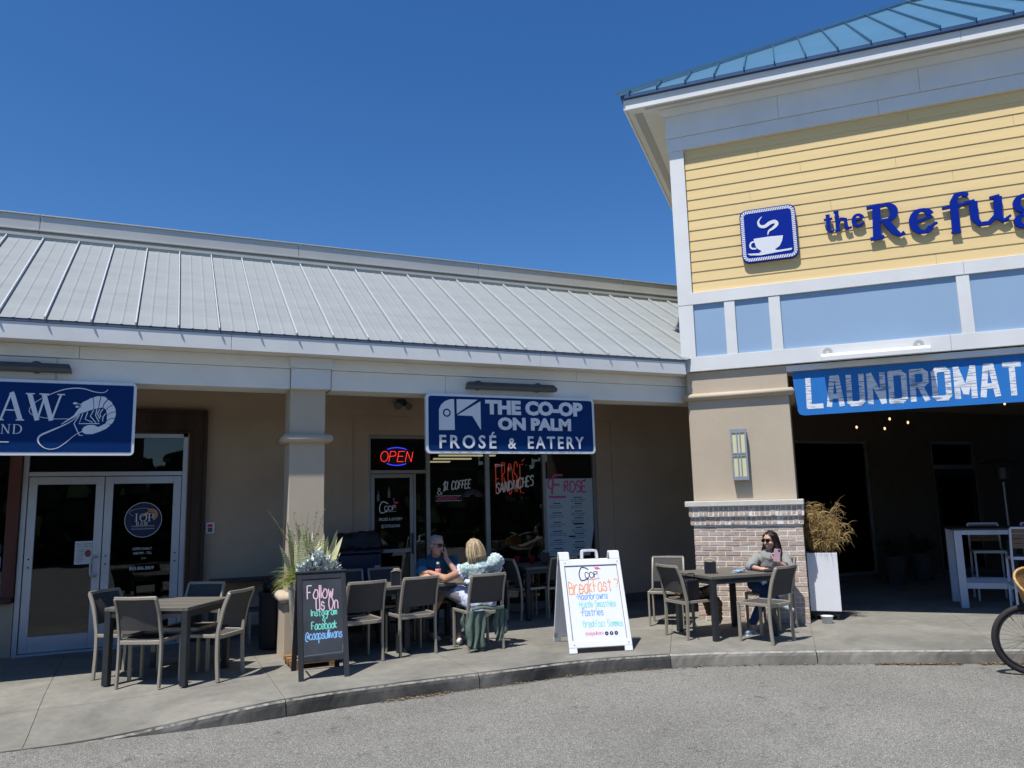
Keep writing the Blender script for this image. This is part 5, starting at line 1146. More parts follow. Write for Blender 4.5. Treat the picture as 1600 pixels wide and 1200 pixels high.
b.chain([shR, elR, wrR], [.052, .043, .030]); b.chain([shL, elL, wrL], [.052, .043, .030])
b.chain([pel + V((-.1, 0, 0)), knR, anR], [.095, .065, .04]); b.chain([pel + V((.1, 0, 0)), knL, anL], [.095, .065, .04])
handm(b, wrR, (.85, -.35, .05), (0, 0, -1), side=-1, curl=.35); handm(b, wrL, V((-.02, .03, 1)), hc - wrL + V((0, 0, .0)), side=1, curl=.30)
bake(b, 'body', skin, man, .0065, 2, True)
teal = mat('teal_shirt', (.025, .105, .18), .85, var=.2, scale=5, bump=.15, bscale=90); cuff = mat('sunlit_sleeve_blue', (.04, .20, .36), .85, var=.1)  # the second, lighter blue paints sunlight on the sleeves
b = B(); b.chain([pel + V((0, 0, .02)), pel.lerp(nk, .45), pel.lerp(nk, .78)], [.168, .172, .165], 20); b.cap(shR + V((.02, 0, -.035)), shL + V((-.02, 0, -.035)), .092, .092, 18)
for a, e in ((shR, elR), (shL, elL)): b.tube([a + V((0, .0, .01)), a.lerp(e, .35), a.lerp(e, .74)], [.070, .073, .070], 18)
bake(b, 'shirt', teal, man, .008, 2, True, (.012, .06))
for a, e in ((shR, elR), (shL, elL)): B().tube([a.lerp(e, .62), a.lerp(e, .80)], [.0775, .0765], 18).build('sunlit_sleeve_end', cuff, man, world=True, smooth=False)  # sunlit ends of the shirt sleeves, painted as lighter bands
b = B(); b.tube([nk + V((0, -.01, -.035)), nk + V((0, -.02, .0))], [.075, .066], 18); b.build('collar', mat('white_undershirt', (.6, .62, .64), .9), man, world=True)
b = B(); b.chain([pel + V((-.09, 0, 0)), knR, anR + V((0, 0, .05))], [.115, .078, .062]); b.chain([pel + V((.09, 0, 0)), knL, anL + V((0, 0, .05))], [.115, .078, .062]); bake(b, 'trousers', mat('dark_shorts', (.03, .032, .04), .9), man, .012, 1, True)
b = B()
for a in (anR, anL): b.cap(a + V((0, .03, -.045)), a + V((0, -.15, -.055)), .045, .035)
bake(b, 'shoe', mat('white_trainer', (.6, .6, .62), .6), man, .01, 1, True)
greyh = mat('grey_hair', (.30, .285, .27), .8, var=.3, scale=60)
b = B(); q = lambda x, y, z: hc + HM @ (V((x, y, z)) * 1.04)
b.ell(q(0, -.036, .052), (.081, .092, .080), HM); b.ell(q(0, -.058, 0.0), (.078, .060, .072), HM); b.ell(q(0, .025, .108), (.052, .032, .018), HM)
hm_ = bake(b, 'hair', greyh, man, .006, 1, True, (.010, .016))
shades(man, hc, HM, 1.04, blackm).matrix_parent_inverse = chainm(man).inverted()
b = B(); b.ell(q(0, .089, -.061), (.024, .006, .006), HM); b.build('mouth', lipm, man, world=True, smooth=True)
# drink bottle in front of him
bt = empty('drink_bottle', (3.075, 9.10, .737), 0, 'clear plastic bottle of pink drink on the table in front of the man', 'bottle')
B().lathe([(.03, 0), (.036, .01), (.036, .135), (.034, .145)]).build('drink', mat('pink_drink', (.85, .30, .28), .3, var=.05), bt, smooth=True)
B().lathe([(.034, .146), (.030, .155), (.026, .165), (.016, .185), (.016, .20)]).build('bottle_wall', glass('clear_plastic', (.9, .92, .93)), bt, smooth=True); B().lathe([(.018, .20), (.018, .222)]).build('bottle_cap', whiteplastic, bt)

# ---- blonde woman seen from behind
wo = empty('person', (3.42, 8.64, 0), 0, 'blonde woman from behind in green and white ruffled top reaching across the table', 'person')
hc = V((3.345, 8.60, 1.115)); HM = headM(12, -4, -6)
pel = V((3.43, 8.60, .52)); nk = V((3.375, 8.565, .985)); shL, shR = V((3.275, 8.60, .905)), V((3.585, 8.54, .965)); elL, wrL = V((3.075, 8.80, .785)), V((2.965, 9.06, .845)); elR, wrR = V((3.66, 8.78, .79)), V((3.45, 8.98, .775))
knL, knR = V((3.10, 8.97, .655)), V((3.35, 9.02, .50)); anL, anR = V((3.06, 9.22, .38)), V((3.28, 8.98, .10))
b = B(); b.chain([pel, pel.lerp(nk, .4), pel.lerp(nk, .78)], [.145, .125, .135]); b.cap(shL + V((.04, 0, -.03)), shR + V((-.04, 0, -.03)), .065, .065); b.cap(nk, hc + V((0, -.02, -.04)), .052, .05)
head(b, hc, HM, .98)
b.chain([shL, elL, wrL], [.058, .047, .030]); b.chain([shR, elR, wrR], [.056, .043, .029])
b.chain([pel + V((-.08, .03, 0)), knL, anL], [.10, .068, .042]); b.chain([pel + V((.08, .03, 0)), knR, anR], [.10, .068, .042])
handm(b, wrL, (-.25, .9, .12), (.2, 0, -1), side=1, curl=.45); handm(b, wrR, (-.7, .6, 0), (0, 0, -1), side=1, curl=.3)
bake(b, 'body', skin2, wo, .0065, 2, True)
def patt():
    m = mat('floral_top', (.50, .60, .56), .9); n = m.node_tree; p = n.nodes['Principled BSDF']; tc = n.nodes.new('ShaderNodeTexCoord'); no = n.nodes.new('ShaderNodeTexVoronoi'); no.inputs['Scale'].default_value = 55
    cr = n.nodes.new('ShaderNodeValToRGB'); cr.color_ramp.interpolation = 'CONSTANT'; e = cr.color_ramp.elements; e[0].color = (.27, .40, .35, 1); e[1].position = .42; e[1].color = (.56, .63, .66, 1); x = cr.color_ramp.elements.new(.72); x.color = (.42, .54, .50, 1)
    sp_ = n.nodes.new('ShaderNodeSeparateColor'); n.links.new(tc.outputs['Object'], no.inputs['Vector']); n.links.new(no.outputs['Color'], sp_.inputs[0]); n.links.new(sp_.outputs[0], cr.inputs[0]); n.links.new(cr.outputs[0], p.inputs['Base Color']); return m
floral = patt(); lav = mat('lavender_cotton', (.52, .56, .74), .9, var=.08, bump=.2, bscale=60)
b = B(); b.chain([pel.lerp(nk, .35), pel.lerp(nk, .78)], [.152, .152], 20); b.cap(shL + V((.03, 0, -.02)), shR + V((-.03, 0, -.01)), .088, .090, 18)
for a, e in ((shL, elL), (shR, elR)): b.cap(a, a.lerp(e, .06), .082, .082); b.tube([a + V((0, 0, .0)), a.lerp(e, .12), a.lerp(e, .22)], [.076, .078, .076], 18)
bake(b, 'top', floral, wo, .008, 2, True, (.014, .05))
b = B()  # ruffles at the sleeves and hem of the yoke
def ruffle(c, ax, r0, r1, h, n=90, amp=.0035, fr=13):
    ax = V(ax).normalized(); u = ax.orthogonal().normalized(); v = ax.cross(u); c = V(c); vs = []
    for i in range(n):
        a = 2 * math.pi * i / n; wv_ = amp * math.sin(fr * a)
        vs += [c + (u * math.cos(a) + v * math.sin(a)) * r0, c + (u * math.cos(a) + v * math.sin(a)) * (r1 + wv_) + ax * (h + wv_ * .6)]
    b.add(vs, [(2 * i, 2 * ((i + 1) % n), 2 * ((i + 1) % n) + 1, 2 * i + 1) for i in range(n)])
ruffle(shL.lerp(elL, .22), elL - shL, .074, .094, .025); ruffle(shR.lerp(elR, .26), elR - shR, .076, .10, .03); ruffle(shR.lerp(elR, .12) + V((.02, 0, .03)), (elR - shR) + V((.3, 0, .5)), .06, .095, .035)
ruffle(pel.lerp(nk, .62), pel - nk, .158, .185, .04, 120, .006, 16)
rf_ = b.build('ruffle', mat('pale_ruffle', (.60, .66, .78), .9), wo, world=True, smooth=True); q = rf_.modifiers.new('s', 'SOLIDIFY'); q.thickness = .003
b = B(); b.chain([pel + V((0, -.01, -.01)), pel.lerp(nk, .5)], [.178, .150], 20); b.cap(pel + V((-.09, .04, 0)), pel.lerp(knL, .55) + V((0, 0, .01)), .125, .105); b.cap(pel + V((.08, .04, 0)), pel.lerp(knR, .5), .125, .10)
bake(b, 'tunic_skirt', lav, wo, .009, 1, True, (.022, .055))
b = B(); b.chain([pel + V((-.08, .03, 0)), knL, anL + V((0, 0, .03))], [.112, .078, .052]); b.chain([pel + V((.08, .03, 0)), knR, anR + V((0, 0, .04))], [.112, .078, .052]); bake(b, 'leggings', mat('grey_leggings', (.17, .165, .18), .85, var=.08), wo, .008, 2, True)
b = B(); b.cap(anL + V((0, .02, -.04)), anL + V((-.03, .14, -.09)), .042, .032); b.cap(anR + V((0, -.03, -.06)), anR + V((-.02, .14, -.07)), .042, .032); bake(b, 'shoe', mat('pale_trainer', (.62, .62, .60), .6), wo, .008, 1, True)
blond = mat('blonde_hair', (.36, .27, .155), .6, var=.35, scale=30, stretch=(3, 3, .35)); blond2 = mat('dark_blonde_strands', (.17, .115, .06), .6, var=.3, scale=30); blond3 = mat('light_blonde_strands', (.62, .50, .33), .55, var=.2, scale=30)
b = B(); q = lambda x, y, z: hc + HM @ V((x, y, z))
b.ell(q(0, -.020, .045), (.094, .103, .083), HM); b.ell(q(0, -.035, -.03), (.108, .085, .095), HM); b.tube([q(0, -.035, -.02), q(0, -.045, -.09), q(0, -.045, -.125)], [.108, .110, .088], 20)
bake(b, 'hair', blond, wo, .006, 2, True, (.008, .02)); random.seed(31)
for mm, cnt in ((blond, 130), (blond2, 110), (blond3, 90)):
    b = B()
    for i in range(cnt):
        a = random.uniform(-.35, math.pi + .35); ca, sa = math.cos(a), -math.sin(a); f = random.uniform(.96, 1.05); e = random.uniform(-.155, -.115); x0 = random.uniform(-.01, .01)
        P = [(x0 + .012 * ca, -.01, .130), (.062 * ca, -.02 + .075 * sa, .098), (.100 * ca * f, -.028 + .100 * sa * f, .03), (.116 * ca * f, -.036 + .104 * sa * f, -.045), (.114 * ca * f, -.044 + .094 * sa * f, -.09), (.100 * ca * f + random.uniform(-.012, .012), -.044 + .080 * sa, e)]
        b.tube([q(*p) for p in curve(P, 3)], [.0042] * 13 + [.0036, .0028, .0012], 4)
    b.tube([q(.01, -.02, .12), q(.0, -.05, .165)], [.003, .001], 4); b.build('hair_strands', mm, wo, world=True, smooth=True)
# jacket hanging off her chair seat
jk = empty('jacket', (3.42, 8.55, .43), 0, 'green jacket draped over the seat of the blonde woman\'s chair and hanging to the ground', 'jacket')
grn = mat('sage_green_cloth', (.105, .15, .12), .9, var=.25, scale=12, bump=.3, bscale=50)
random.seed(2); b = B()
def drape(x0, x1, y, ztop, zbot, k=10):
    vs = []; n = 14
    for i in range(n + 1):
        u = i / n; x = x0 + (x1 - x0) * u
        for j in range(k + 1):
            t = j / k; vs.append((x + .02 * math.sin(9 * t + 5 * u) * t, y + .030 * math.sin(17 * u + 3 * t) * (.4 + t) + .02 * t, ztop + (zbot(u) - ztop) * t))
    b.add(vs, [(i * (k + 1) + j, (i + 1) * (k + 1) + j, (i + 1) * (k + 1) + j + 1, i * (k + 1) + j + 1) for i in range(n) for j in range(k)])
drape(-.25, -.03, -.16, .02, lambda u: -.36 - .04 * math.sin(3 * u)); drape(-.25, -.20, -.02, .02, lambda u: -.22); drape(.10, .26, -.12, .015, lambda u: -.36 + .25 * abs(u - .4)); drape(.235, .30, -.05, -.02, lambda u: -.20 + .1 * u)
for i in range(7):
    z = .035 + .008 * (i % 3); b.tube(curve([(-.20 + .03 * i * .3, -.17 + .02 * (i % 4), z), (-.06, -.185 + .015 * (i % 3), z + .018), (.07, -.17, z - .004), (.20, -.18 + .02 * (i % 2), z)], 5), .017, 7)
o = b.build('cloth', grn, jk, smooth=True); q = o.modifiers.new('s', 'SOLIDIFY'); q.thickness = .012; q = o.modifiers.new('t', 'SUBSURF'); q.levels = 1; q.render_levels = 1

# ---- dark haired woman beside the brick pier
w2 = empty('person', (7.04, 7.93, 0), 0, 'dark haired woman in sunglasses and grey sweatshirt holding a phone by the brick pier', 'person')
fd = V((-.66, -.75, 0)); rt_ = V((-.75, .66, 0))  # facing; her right hand side
hc = V((7.085, 7.80, 1.085)); HM = headM(math.degrees(math.atan2(fd.y, fd.x)) - 90 - 38, -4, 0)
pel = V((7.10, 7.97, .51)); nk = V((7.10, 7.83, .925)); shR = nk + rt_ * .175 + V((0, 0, -.065)); shL = nk - rt_ * .175 + V((0, 0, -.065))
elR = V((6.80, 7.85, .775)) + rt_ * .02; wrR = V((6.73, 7.60, .765)); elL = V((7.20, 7.62, .745)); wrL = V((6.975, 7.60, .84))
knR, knL = V((6.66, 7.78, .60)), V((6.80, 7.62, .50)); anR, anL = V((6.78, 7.52, .30)), V((6.60, 7.72, .09))
knR = V((6.70, 7.73, .575)); knL = V((6.84, 7.62, .52)); anL = V((6.60, 7.66, .10)); anR = V((6.92, 7.50, .33))
b = B(); b.chain([pel, pel.lerp(nk, .4), pel.lerp(nk, .8)], [.135, .11, .115]); b.cap(shR - rt_ * .03, shL + rt_ * .03, .05, .05); b.cap(nk, hc + V((.01, .015, -.04)), .046, .045)
head(b, hc, HM, .98); b.chain([shR, elR, wrR], [.045, .037, .025]); b.chain([shL, elL, wrL], [.045, .037, .025])
b.chain([pel + rt_ * .08, knR, anR], [.085, .06, .036]); b.chain([pel - rt_ * .08, knL, anL], [.085, .06, .036])
handm(b, wrR, (.55, -.70, .0), (0, 0, -1), side=-1, curl=.25, spread=.12, s=.95); handm(b, wrL, (-.10, -.05, .9), (fd * .9 + V((0, 0, .1))), side=-1, curl=.75, s=.95)
bake(b, 'body', skin, w2, .0065, 2, True)
swt = mat('grey_sweatshirt', (.27, .275, .255), .95, var=.08, scale=8, bump=.2, bscale=140); dblu = mat('dark_cuff', (.05, .06, .09), .9)
b = B(); b.chain([pel + V((0, 0, .04)), pel.lerp(nk, .45), pel.lerp(nk, .82)], [.152, .135, .135], 20); b.cap(shR - rt_ * .01 + V((0, 0, -.01)), shL + rt_ * .01 + V((0, 0, -.01)), .070, .070, 18)
for a, e, w_ in ((shR, elR, wrR), (shL, elL, wrL)): b.chain([a, e], [.070, .066]); b.tube([e, e.lerp(w_, .25), e.lerp(w_, .34)], [.064, .060, .052], 16)
bake(b, 'sweatshirt', swt, w2, .008, 2, True, (.016, .06))
b = B(); 
for e, w_ in ((elR, wrR), (elL, wrL)): b.tube([e.lerp(w_, .33), e.lerp(w_, .40)], [.053, .044], 16)
b.tube([nk + V((0, 0, -.03)), nk + V((0, 0, .015))], [.064, .054], 16); b.build('cuff', dblu, w2, world=True, smooth=True)
b = B(); b.chain([pel + rt_ * .08, knR, anR + V((0, 0, .03))], [.108, .074, .050]); b.chain([pel - rt_ * .08, knL, anL + V((0, 0, .05))], [.108, .074, .050]); bake(b, 'jeans', mat('blue_jeans', (.025, .055, .13), .9, var=.4, scale=9, bump=.2, bscale=120), w2, .008, 2, True, (.010, .05))
b = B(); b.cap(anL + V((.03, .03, -.05)), anL + V((-.13, -.03, -.065)), .040, .034); b.cap(anR, anR + V((.08, -.08, -.05)), .038, .03)
bake(b, 'trainer', mat('blue_grey_trainer', (.34, .42, .50), .7, var=.35, scale=25), w2, .007, 1, True); 
b = B(); b.bar([anL + V((.06, .045, -.096)), anL + V((-.16, -.035, -.096))], .075, .014, side=(.26, -.96, 0)); b.build('sole', whiteplastic, w2, world=True)
drk = mat('dark_brown_hair', (.014, .009, .008), .55, var=.4, scale=30, stretch=(3, 3, .4), spec=.22); q = lambda x, y, z: hc + HM @ V((x, y, z))
b = B(); b.ell(q(0, -.024, .046), (.083, .098, .080), HM); b.ell(q(0, -.05, -.02), (.082, .062, .09), HM)
b.tube([q(0, -.06, .0), q(0, -.075, -.10), q(0, -.07, -.19)], [.080, .088, .075], 16)
for s_ in (-1, 1): b.chain([q(s_ * .066, .02, .06), q(s_ * .086, .0, -.04), q(s_ * .105, .01, -.13), q(s_ * .115, .03, -.195)], [.026, .027, .035, .022])
bake(b, 'hair', drk, w2, .006, 2, True, (.006, .015)); random.seed(13); b = B()
for i in range(90):
    a = random.uniform(-.5, math.pi + .5); ca, sa = math.cos(a), -math.sin(a); f = random.uniform(.98, 1.06); e = random.uniform(-.25, -.17)
    P = [(.004 * ca, .0, .128), (.06 * ca, -.02 + .075 * sa, .095), (.088 * ca * f, -.03 + .092 * sa * f, .02), (.098 * ca * f, -.045 + .09 * sa * f, -.08), (.115 * ca * f, -.045 + .085 * sa * f, e)]
    b.tube([q(*p) for p in curve(P, 3)], [.0035] * 10 + [.0028, .0018, .001], 4)
b.build('hair_strands', drk, w2, world=True, smooth=True)
shades(w2, hc, HM, .98, mat('black_lens', (.008, .008, .01), .12, spec=.8), .031, .025).matrix_parent_inverse = chainm(w2).inverted()
b = B(); b.ell(q(0, .085, -.060), (.021, .006, .0065), HM); b.build('mouth', lipm, w2, world=True, smooth=True)
ph = empty('smartphone', (6.945, 7.545, .925), 0, 'pink smartphone held up in the dark haired woman\'s hand', 'phone')
PM_ = Matrix((rt_, -fd, V((0, 0, 1)))).transposed().to_4x4(); PM_.translation = ph.location; ph.matrix_basis = PM_ @ Matrix.Rotation(R(-8), 4, 'Y')
B().poly(rrect(-.039, .039, -.078, .078, .012), -.006, .004).build('case', mat('rose_case', (.50, .33, .38), .35), ph); B().poly(rrect(-.035, .035, -.074, .074, .008), .004, .0048).build('screen', blackm, ph)
b = B(); b.poly(rrect(-.034, -.010, .045, .070, .006), -.0075, -.006); b.build('camera_bump', blackm, ph)
pu = empty('wallet', (6.80, 7.48, .737), R(-20), 'dark brown leather wallet on the table under the woman\'s hand', 'wallet'); B().box(-.10, .10, -.05, .05, 0, .035).build('leather', mat('brown_leather', (.045, .025, .022), .4), pu, bevel=.012, seg=3); B().box(-.102, .102, -.052, .052, .016, .019).build('zip', lampgrey, pu)
mk_ = empty('face_mask', (6.50, 7.72, .737), R(10), 'crumpled pale blue face mask lying on the sunny table', 'face mask')
b = B(); vs = [(.085 * (i / 8 - .5) * 2, .05 * (j / 5 - .5) * 2, .006 + .014 * abs(math.sin(i * .9 + j * 1.3)) + .012 * (1 - abs(i / 4 - 1))) for i in range(9) for j in range(6)]; b.add(vs, [(i * 6 + j, i * 6 + 6 + j, i * 6 + 7 + j, i * 6 + 1 + j) for i in range(8) for j in range(5)]); b.build('cloth', mat('mask_blue', (.22, .42, .62), .8), mk_, smooth=True)
b = B(); b.tube(curve([(-.08, .03, .01), (-.13, .02, .004), (-.12, -.03, .004), (-.08, -.03, .01)], 5), .0015, 5); b.build('ear_loop', i_white, mk_)

# bag and jacket on the left chair of the sunny table
hb = empty('handbag', (5.79, 7.79, .45), R(5), 'black handbag standing on the chair left of the sunny table', 'bag')
B().box(-.11, .11, -.06, .06, 0, .24).build('bag_body', mat('black_leather', (.012, .013, .018), .35, var=.3, bump=.3, bscale=30), hb, bevel=.025, seg=3); B().tube(curve([(-.07, 0, .22), (-.06, -.02, .30), (.06, -.02, .30), (.07, 0, .22)], 6), .006, 6).build('strap', blackm, hb, smooth=True)
b = B(); b.tube(curve([(-.1, -.06, .2), (-.12, -.12, -.05), (-.06, -.13, -.25), (.02, -.11, -.36)], 6), .004, 5); b.build('long_strap', blackm, hb, smooth=True)
jb = empty('brown_jacket', (5.98, 7.94, .45), R(0), 'crumpled brown jacket heaped on the chair left of the sunny table', 'jacket'); random.seed(17)
b = B()
for i in range(16): b.ell((random.uniform(-.14, .16), random.uniform(-.12, .14), .05 + random.uniform(-.02, .07)), (random.uniform(.06, .11), random.uniform(.05, .1), random.uniform(.035, .06)), headM(random.uniform(0, 180), random.uniform(-30, 30)))
b.chain([(.14, -.1, .05), (.2, -.14, -.08), (.21, -.14, -.26)], [.06, .07, .05]); b.chain([(.15, .05, .05), (.22, .05, -.1), (.22, .04, -.2)], [.06, .06, .04])
bake(b, 'cloth', mat('brown_fleece', (.075, .040, .024), .95, var=.5, scale=18, col2=(.20, .13, .085)), jb, .009, 1, False, (.03, .035))

# ================================================================ PLANTERS AND PLANTS
def blade(b, p, dirv, L, w0, bend=.1, n=6, cup=.15, k=None, flat=False):
    """one leaf: tapering, bending, with a midrib crease"""
    p, d = V(p), V(dirv).normalized(); sd = (d.cross(V((random.uniform(-1, 1), random.uniform(-1, 1), .1))) if not flat else d.cross(V((random.uniform(-.25, .25), random.uniform(-.25, .25), 1)))).normalized(); nn = sd.cross(d); vs = []
    for i in range(n + 1):
        t = i / n; wd = w0 * (math.sin(math.pi * min(1, .18 + .82 * t)) ** .75 if i < n else 0) * .5; c = p + d * L * t + nn * bend * L * t * t + V((0, 0, -abs(bend) * .5 * L * t * t))
        vs += [c + sd * wd + nn * wd * cup, c, c - sd * wd + nn * wd * cup]
    b.add(vs, [(3 * i + j, 3 * i + 3 + j, 3 * i + 4 + j, 3 * i + 1 + j) for i in range(n) for j in range(2)], k)
def banded():
    m = mat('snake_plant_leaf', (.30, .34, .17), .5, spec=.5, var=.2); n = m.node_tree; p = n.nodes['Principled BSDF']; tc = n.nodes.new('ShaderNodeTexCoord'); wv_ = n.nodes.new('ShaderNodeTexWave'); wv_.bands_direction = 'Z'; wv_.inputs['Scale'].default_value = 16; wv_.inputs['Distortion'].default_value = 7; wv_.inputs['Detail Scale'].default_value = 2.5
    cr = n.nodes.new('ShaderNodeValToRGB'); e = cr.color_ramp.elements; e[0].position = .25; e[0].color = (.19, .23, .10, 1); e[1].position = .5; e[1].color = (.66, .65, .38, 1); n.links.new(tc.outputs['Object'], wv_.inputs['Vector']); n.links.new(wv_.outputs['Fac'], cr.inputs[0]); n.links.new(cr.outputs[0], p.inputs['Base Color']); return m
snake = banded(); yel = mat('variegated_edge', (.60, .59, .33), .5, var=.15); dustm = mat('silver_foliage', (.68, .73, .69), .9, var=.2, scale=30); strawm = mat('yellow_grass_blade', (.40, .40, .12), .7, var=.35, scale=20); greenm = mat('green_grass_blade', (.14, .20, .05), .7, var=.3, scale=20)
pot = empty('planter', (1.50, 8.72, 0), R(2), 'tall white square planter hidden behind the chalkboard on a wooden dolly', 'planter'); pot.location.z = gz(1.5, 8.72)
b = B(); vs = []
for z, h in ((.10, .150), (.52, .185), (.80, .205), (.805, .215), (.90, .215), (.90, .19), (.84, .185)): vs += [(-h, -h, z), (h, -h, z), (h, h, z), (-h, h, z)]
b.add(vs, [(i * 4 + j, i * 4 + (j + 1) % 4, i * 4 + 4 + (j + 1) % 4, i * 4 + 4 + j) for i in range(6) for j in range(4)]); b.build('pot', mat('old_white_pot', (.55, .54, .50), .7, var=.35, scale=14, col2=(.28, .26, .22)), pot)
B().box(-.186, .186, -.186, .186, .825, .845).build('soil', mat('soil', (.05, .035, .025), .95, var=.4), pot)
b = B()
for y in (-.16, 0, .16): b.box(-.24, .24, y - .05, y + .05, .05, .09)
for x in (-.19, .19): b.box(x - .03, x + .03, -.22, .22, 0, .048)
b.build('wooden_dolly', mat('raw_timber', (.27, .15, .065), .85, var=.3, stretch=(1, 8, 8)), pot)
px_, py_, pz_ = 1.50, 8.72, gz(1.5, 8.72) + .84
random.seed(41); sn = empty('snake_plant', (px_, py_ + .05, pz_), 0, 'snake plant with tall banded leaves in the planter behind the chalkboard', 'plant')
for i in range(66):
    b = B(); a = random.uniform(0, 360); r_ = random.uniform(.03, .20); L = random.uniform(.30, .60) if i > 4 else random.uniform(.62, .76); x, y = r_ * math.cos(R(a)), r_ * math.sin(R(a))
    blade(b, (x, y, 0), (x * 1.6 + random.uniform(-.12, .12), y * 1.2 + random.uniform(-.1, .1), 1), L, random.uniform(.07, .115), random.uniform(-.10, .14), 8, .3)
    o = b.build('leaf', snake if i % 4 else yel, sn, smooth=True)
for i in range(6):
    b = B(); blade(b, (.12 + .02 * i * .3, -.03 + .02 * i, .02), (.30 + .1 * i * .4, random.uniform(-.25, .1), 1), random.uniform(.34, .50), .10, .12, 8, .3); b.build('leaf', snake if i % 2 else yel, sn, smooth=True)
dm = empty('silver_plant', (px_ + .03, py_ - .17, pz_), 0, 'silvery blue dusty miller just above the top edge of the chalkboard', 'plant'); random.seed(9); b = B()
for i in range(480):
    c = V((max(-.2, min(.2, random.gauss(.02, .11))), random.uniform(-.12, .02), random.uniform(.10, .32) + .05 * random.random())); c.z *= max(.3, 1 - abs(c.x) * 2.2)
    th, phi = random.uniform(0, 2 * math.pi), random.uniform(.35, 1.35); d = V((math.cos(th) * math.sin(phi), math.sin(th) * math.sin(phi) - .35, math.cos(phi))); blade(b, c, d, random.uniform(.055, .10), random.uniform(.022, .034), .15, 3, .3, flat=True)
o = b.build('foliage', dustm, dm); o['kind'] = 'stuff'; B().tube([(0, 0, 0), (.01, 0, .1)], .012, 6).build('stem', greenm, dm)
ys = empty('trailing_grass', (px_ - .16, py_ - .10, pz_), 0, 'yellow green grass spilling over the left side of the chalkboard planter', 'plant'); b = B(); random.seed(19)
for i in range(260):
    a = random.uniform(120, 330); e = random.uniform(10, 75); L = random.uniform(.14, .30); d = V((math.cos(R(a)) * math.cos(R(e)) - .1, math.sin(R(a)) * math.cos(R(e)) * .7, math.sin(R(e)))); P = [V((random.uniform(-.05, .09), random.uniform(-.06, .06), random.uniform(0, .05)))]
    for t in (1, 2, 3, 4): P.append(P[-1] + d * L / 4); d = (d + V((0, 0, -.42))).normalized()
    b.k = 0 if random.random() < .72 else 1; r_ = random.uniform(.0022, .0036); b.tube(P, [r_, r_, r_ * .8, r_ * .5, .0006], 3, cap=False)
o = b.build('blades', [strawm, greenm], ys); o['kind'] = 'stuff'
wt = empty('wispy_plant', (px_ - .11, py_ + .03, pz_), 0, 'thin dry stems with small buds rising at the left of the chalkboard planter', 'plant'); random.seed(23)
for i in range(11):
    b = B(); L = random.uniform(.55, .86); lean = (-.55 + .085 * i + random.uniform(-.05, .05)); P = [(.03 * random.random() + .02 * i * .3, random.uniform(-.04, .04), 0)]
    for t in range(1, 8): u = t / 7; P.append((P[0][0] + lean * L * u ** 1.4 * .9 + random.uniform(-.006, .006), P[0][1] - .05 * u, L * u * (1 - .12 * abs(lean) * u)))
    b.tube(P, [.0042, .004, .0038, .0034, .003, .0026, .002, .0014], 4)
    for k_ in range(16): u = random.uniform(.25, 1); j = min(6, int(u * 7)); c = V(P[j]).lerp(V(P[j + 1]), u * 7 - j); blade(b, c, (random.uniform(-1, 1), random.uniform(-1, 1), .8), random.uniform(.018, .045), .010, .1, 2)
    b.build('stem', greenm if i % 3 else strawm, wt)
# tall white planter by the pier
tp = empty('tall_planter', (7.729, 7.876, 0), R(-45), 'tall smooth white planter beside the brick pier', 'planter')
u0, u1, v0, v1 = .012, .395, .33, .70
b = B(); b.box(u0, u1, v0, v1, .115, .875); b.build('shell', mat('gloss_white', (.74, .76, .79), .35, var=.02), tp, bevel=.006, seg=2); B().box(u0 + .02, u1 - .02, v0 + .02, v1 - .02, .055, .114).build('base', blackm, tp); B().box(u0 + .03, u1 - .03, v0 + .03, v1 - .03, .8752, .882).build('soil', MATS['soil'], tp)
for x in (u0 + .05, u1 - .05): B().tube([(x, v0 + .04, 0), (x, v0 + .04, .054)], .02, 10).build('foot', blackm, tp)
dg_ = empty('dry_grass', (7.729, 7.876, .88), R(-45), 'straw coloured dry ornamental grass in the tall white planter', 'plant'); b = B(); random.seed(51)
dry = [mat('dry_blade_%d' % i, c, .8, var=.25, scale=20) for i, c in enumerate([(.36, .25, .095), (.48, .35, .15), (.24, .155, .06)])]
def dstem(c, L, lean, droop, nbl, dz=0):
    d = V((lean[0], lean[1], 1)).normalized(); P = [V(c)]
    for t in range(7): P.append(P[-1] + d * L / 7); d = (d + V((random.uniform(-.14, .14), random.uniform(-.14, .14), -droop * t / 6))).normalized()
    b.k = 2; b.tube(P, [.0028] * 6 + [.0018, .0008], 3, cap=False)
    for m in range(nbl):
        u = random.uniform(.08, 1) * 6.9; j = int(u); p = P[j].lerp(P[j + 1], u - j); a = random.uniform(0, 6.28); e = random.uniform(-.3, 1.5); q = V((math.cos(a), math.sin(a), e)).normalized(); l = random.uniform(.07, .21); Q = [p]; dr = random.uniform(.15, .75)
        for t in range(5): Q.append(Q[-1] + q * l / 5); q = (q + V((random.uniform(-.3, .3), random.uniform(-.3, .3), -dr))).normalized()
        b.k = random.choice([0, 0, 1, 1, 2]); r_ = random.uniform(.0018, .0042); b.tube(Q, [r_ * .7, r_, r_, r_ * .8, r_ * .5, .0004], 3, cap=False)
for i in range(95):
    x, y = random.uniform(u0 + .04, u1 - .04), random.uniform(v0 + .03, v1 - .06); dstem((x, y, 0), random.uniform(.38, .72), ((x - (u0 + u1) / 2) * .5 + random.uniform(-.11, .11), (y - .5) * .4 + random.uniform(-.15, .1)), random.uniform(0, .10), 15)
for i in range(12): dstem((u1 - .05, v0 + random.uniform(.0, .2), random.uniform(0, .12)), random.uniform(.34, .60), (random.uniform(.12, .26), random.uniform(-.3, .1)), random.uniform(1.2, 1.9), 11)
o = b.build('blades', dry, dg_); o['kind'] = 'stuff'
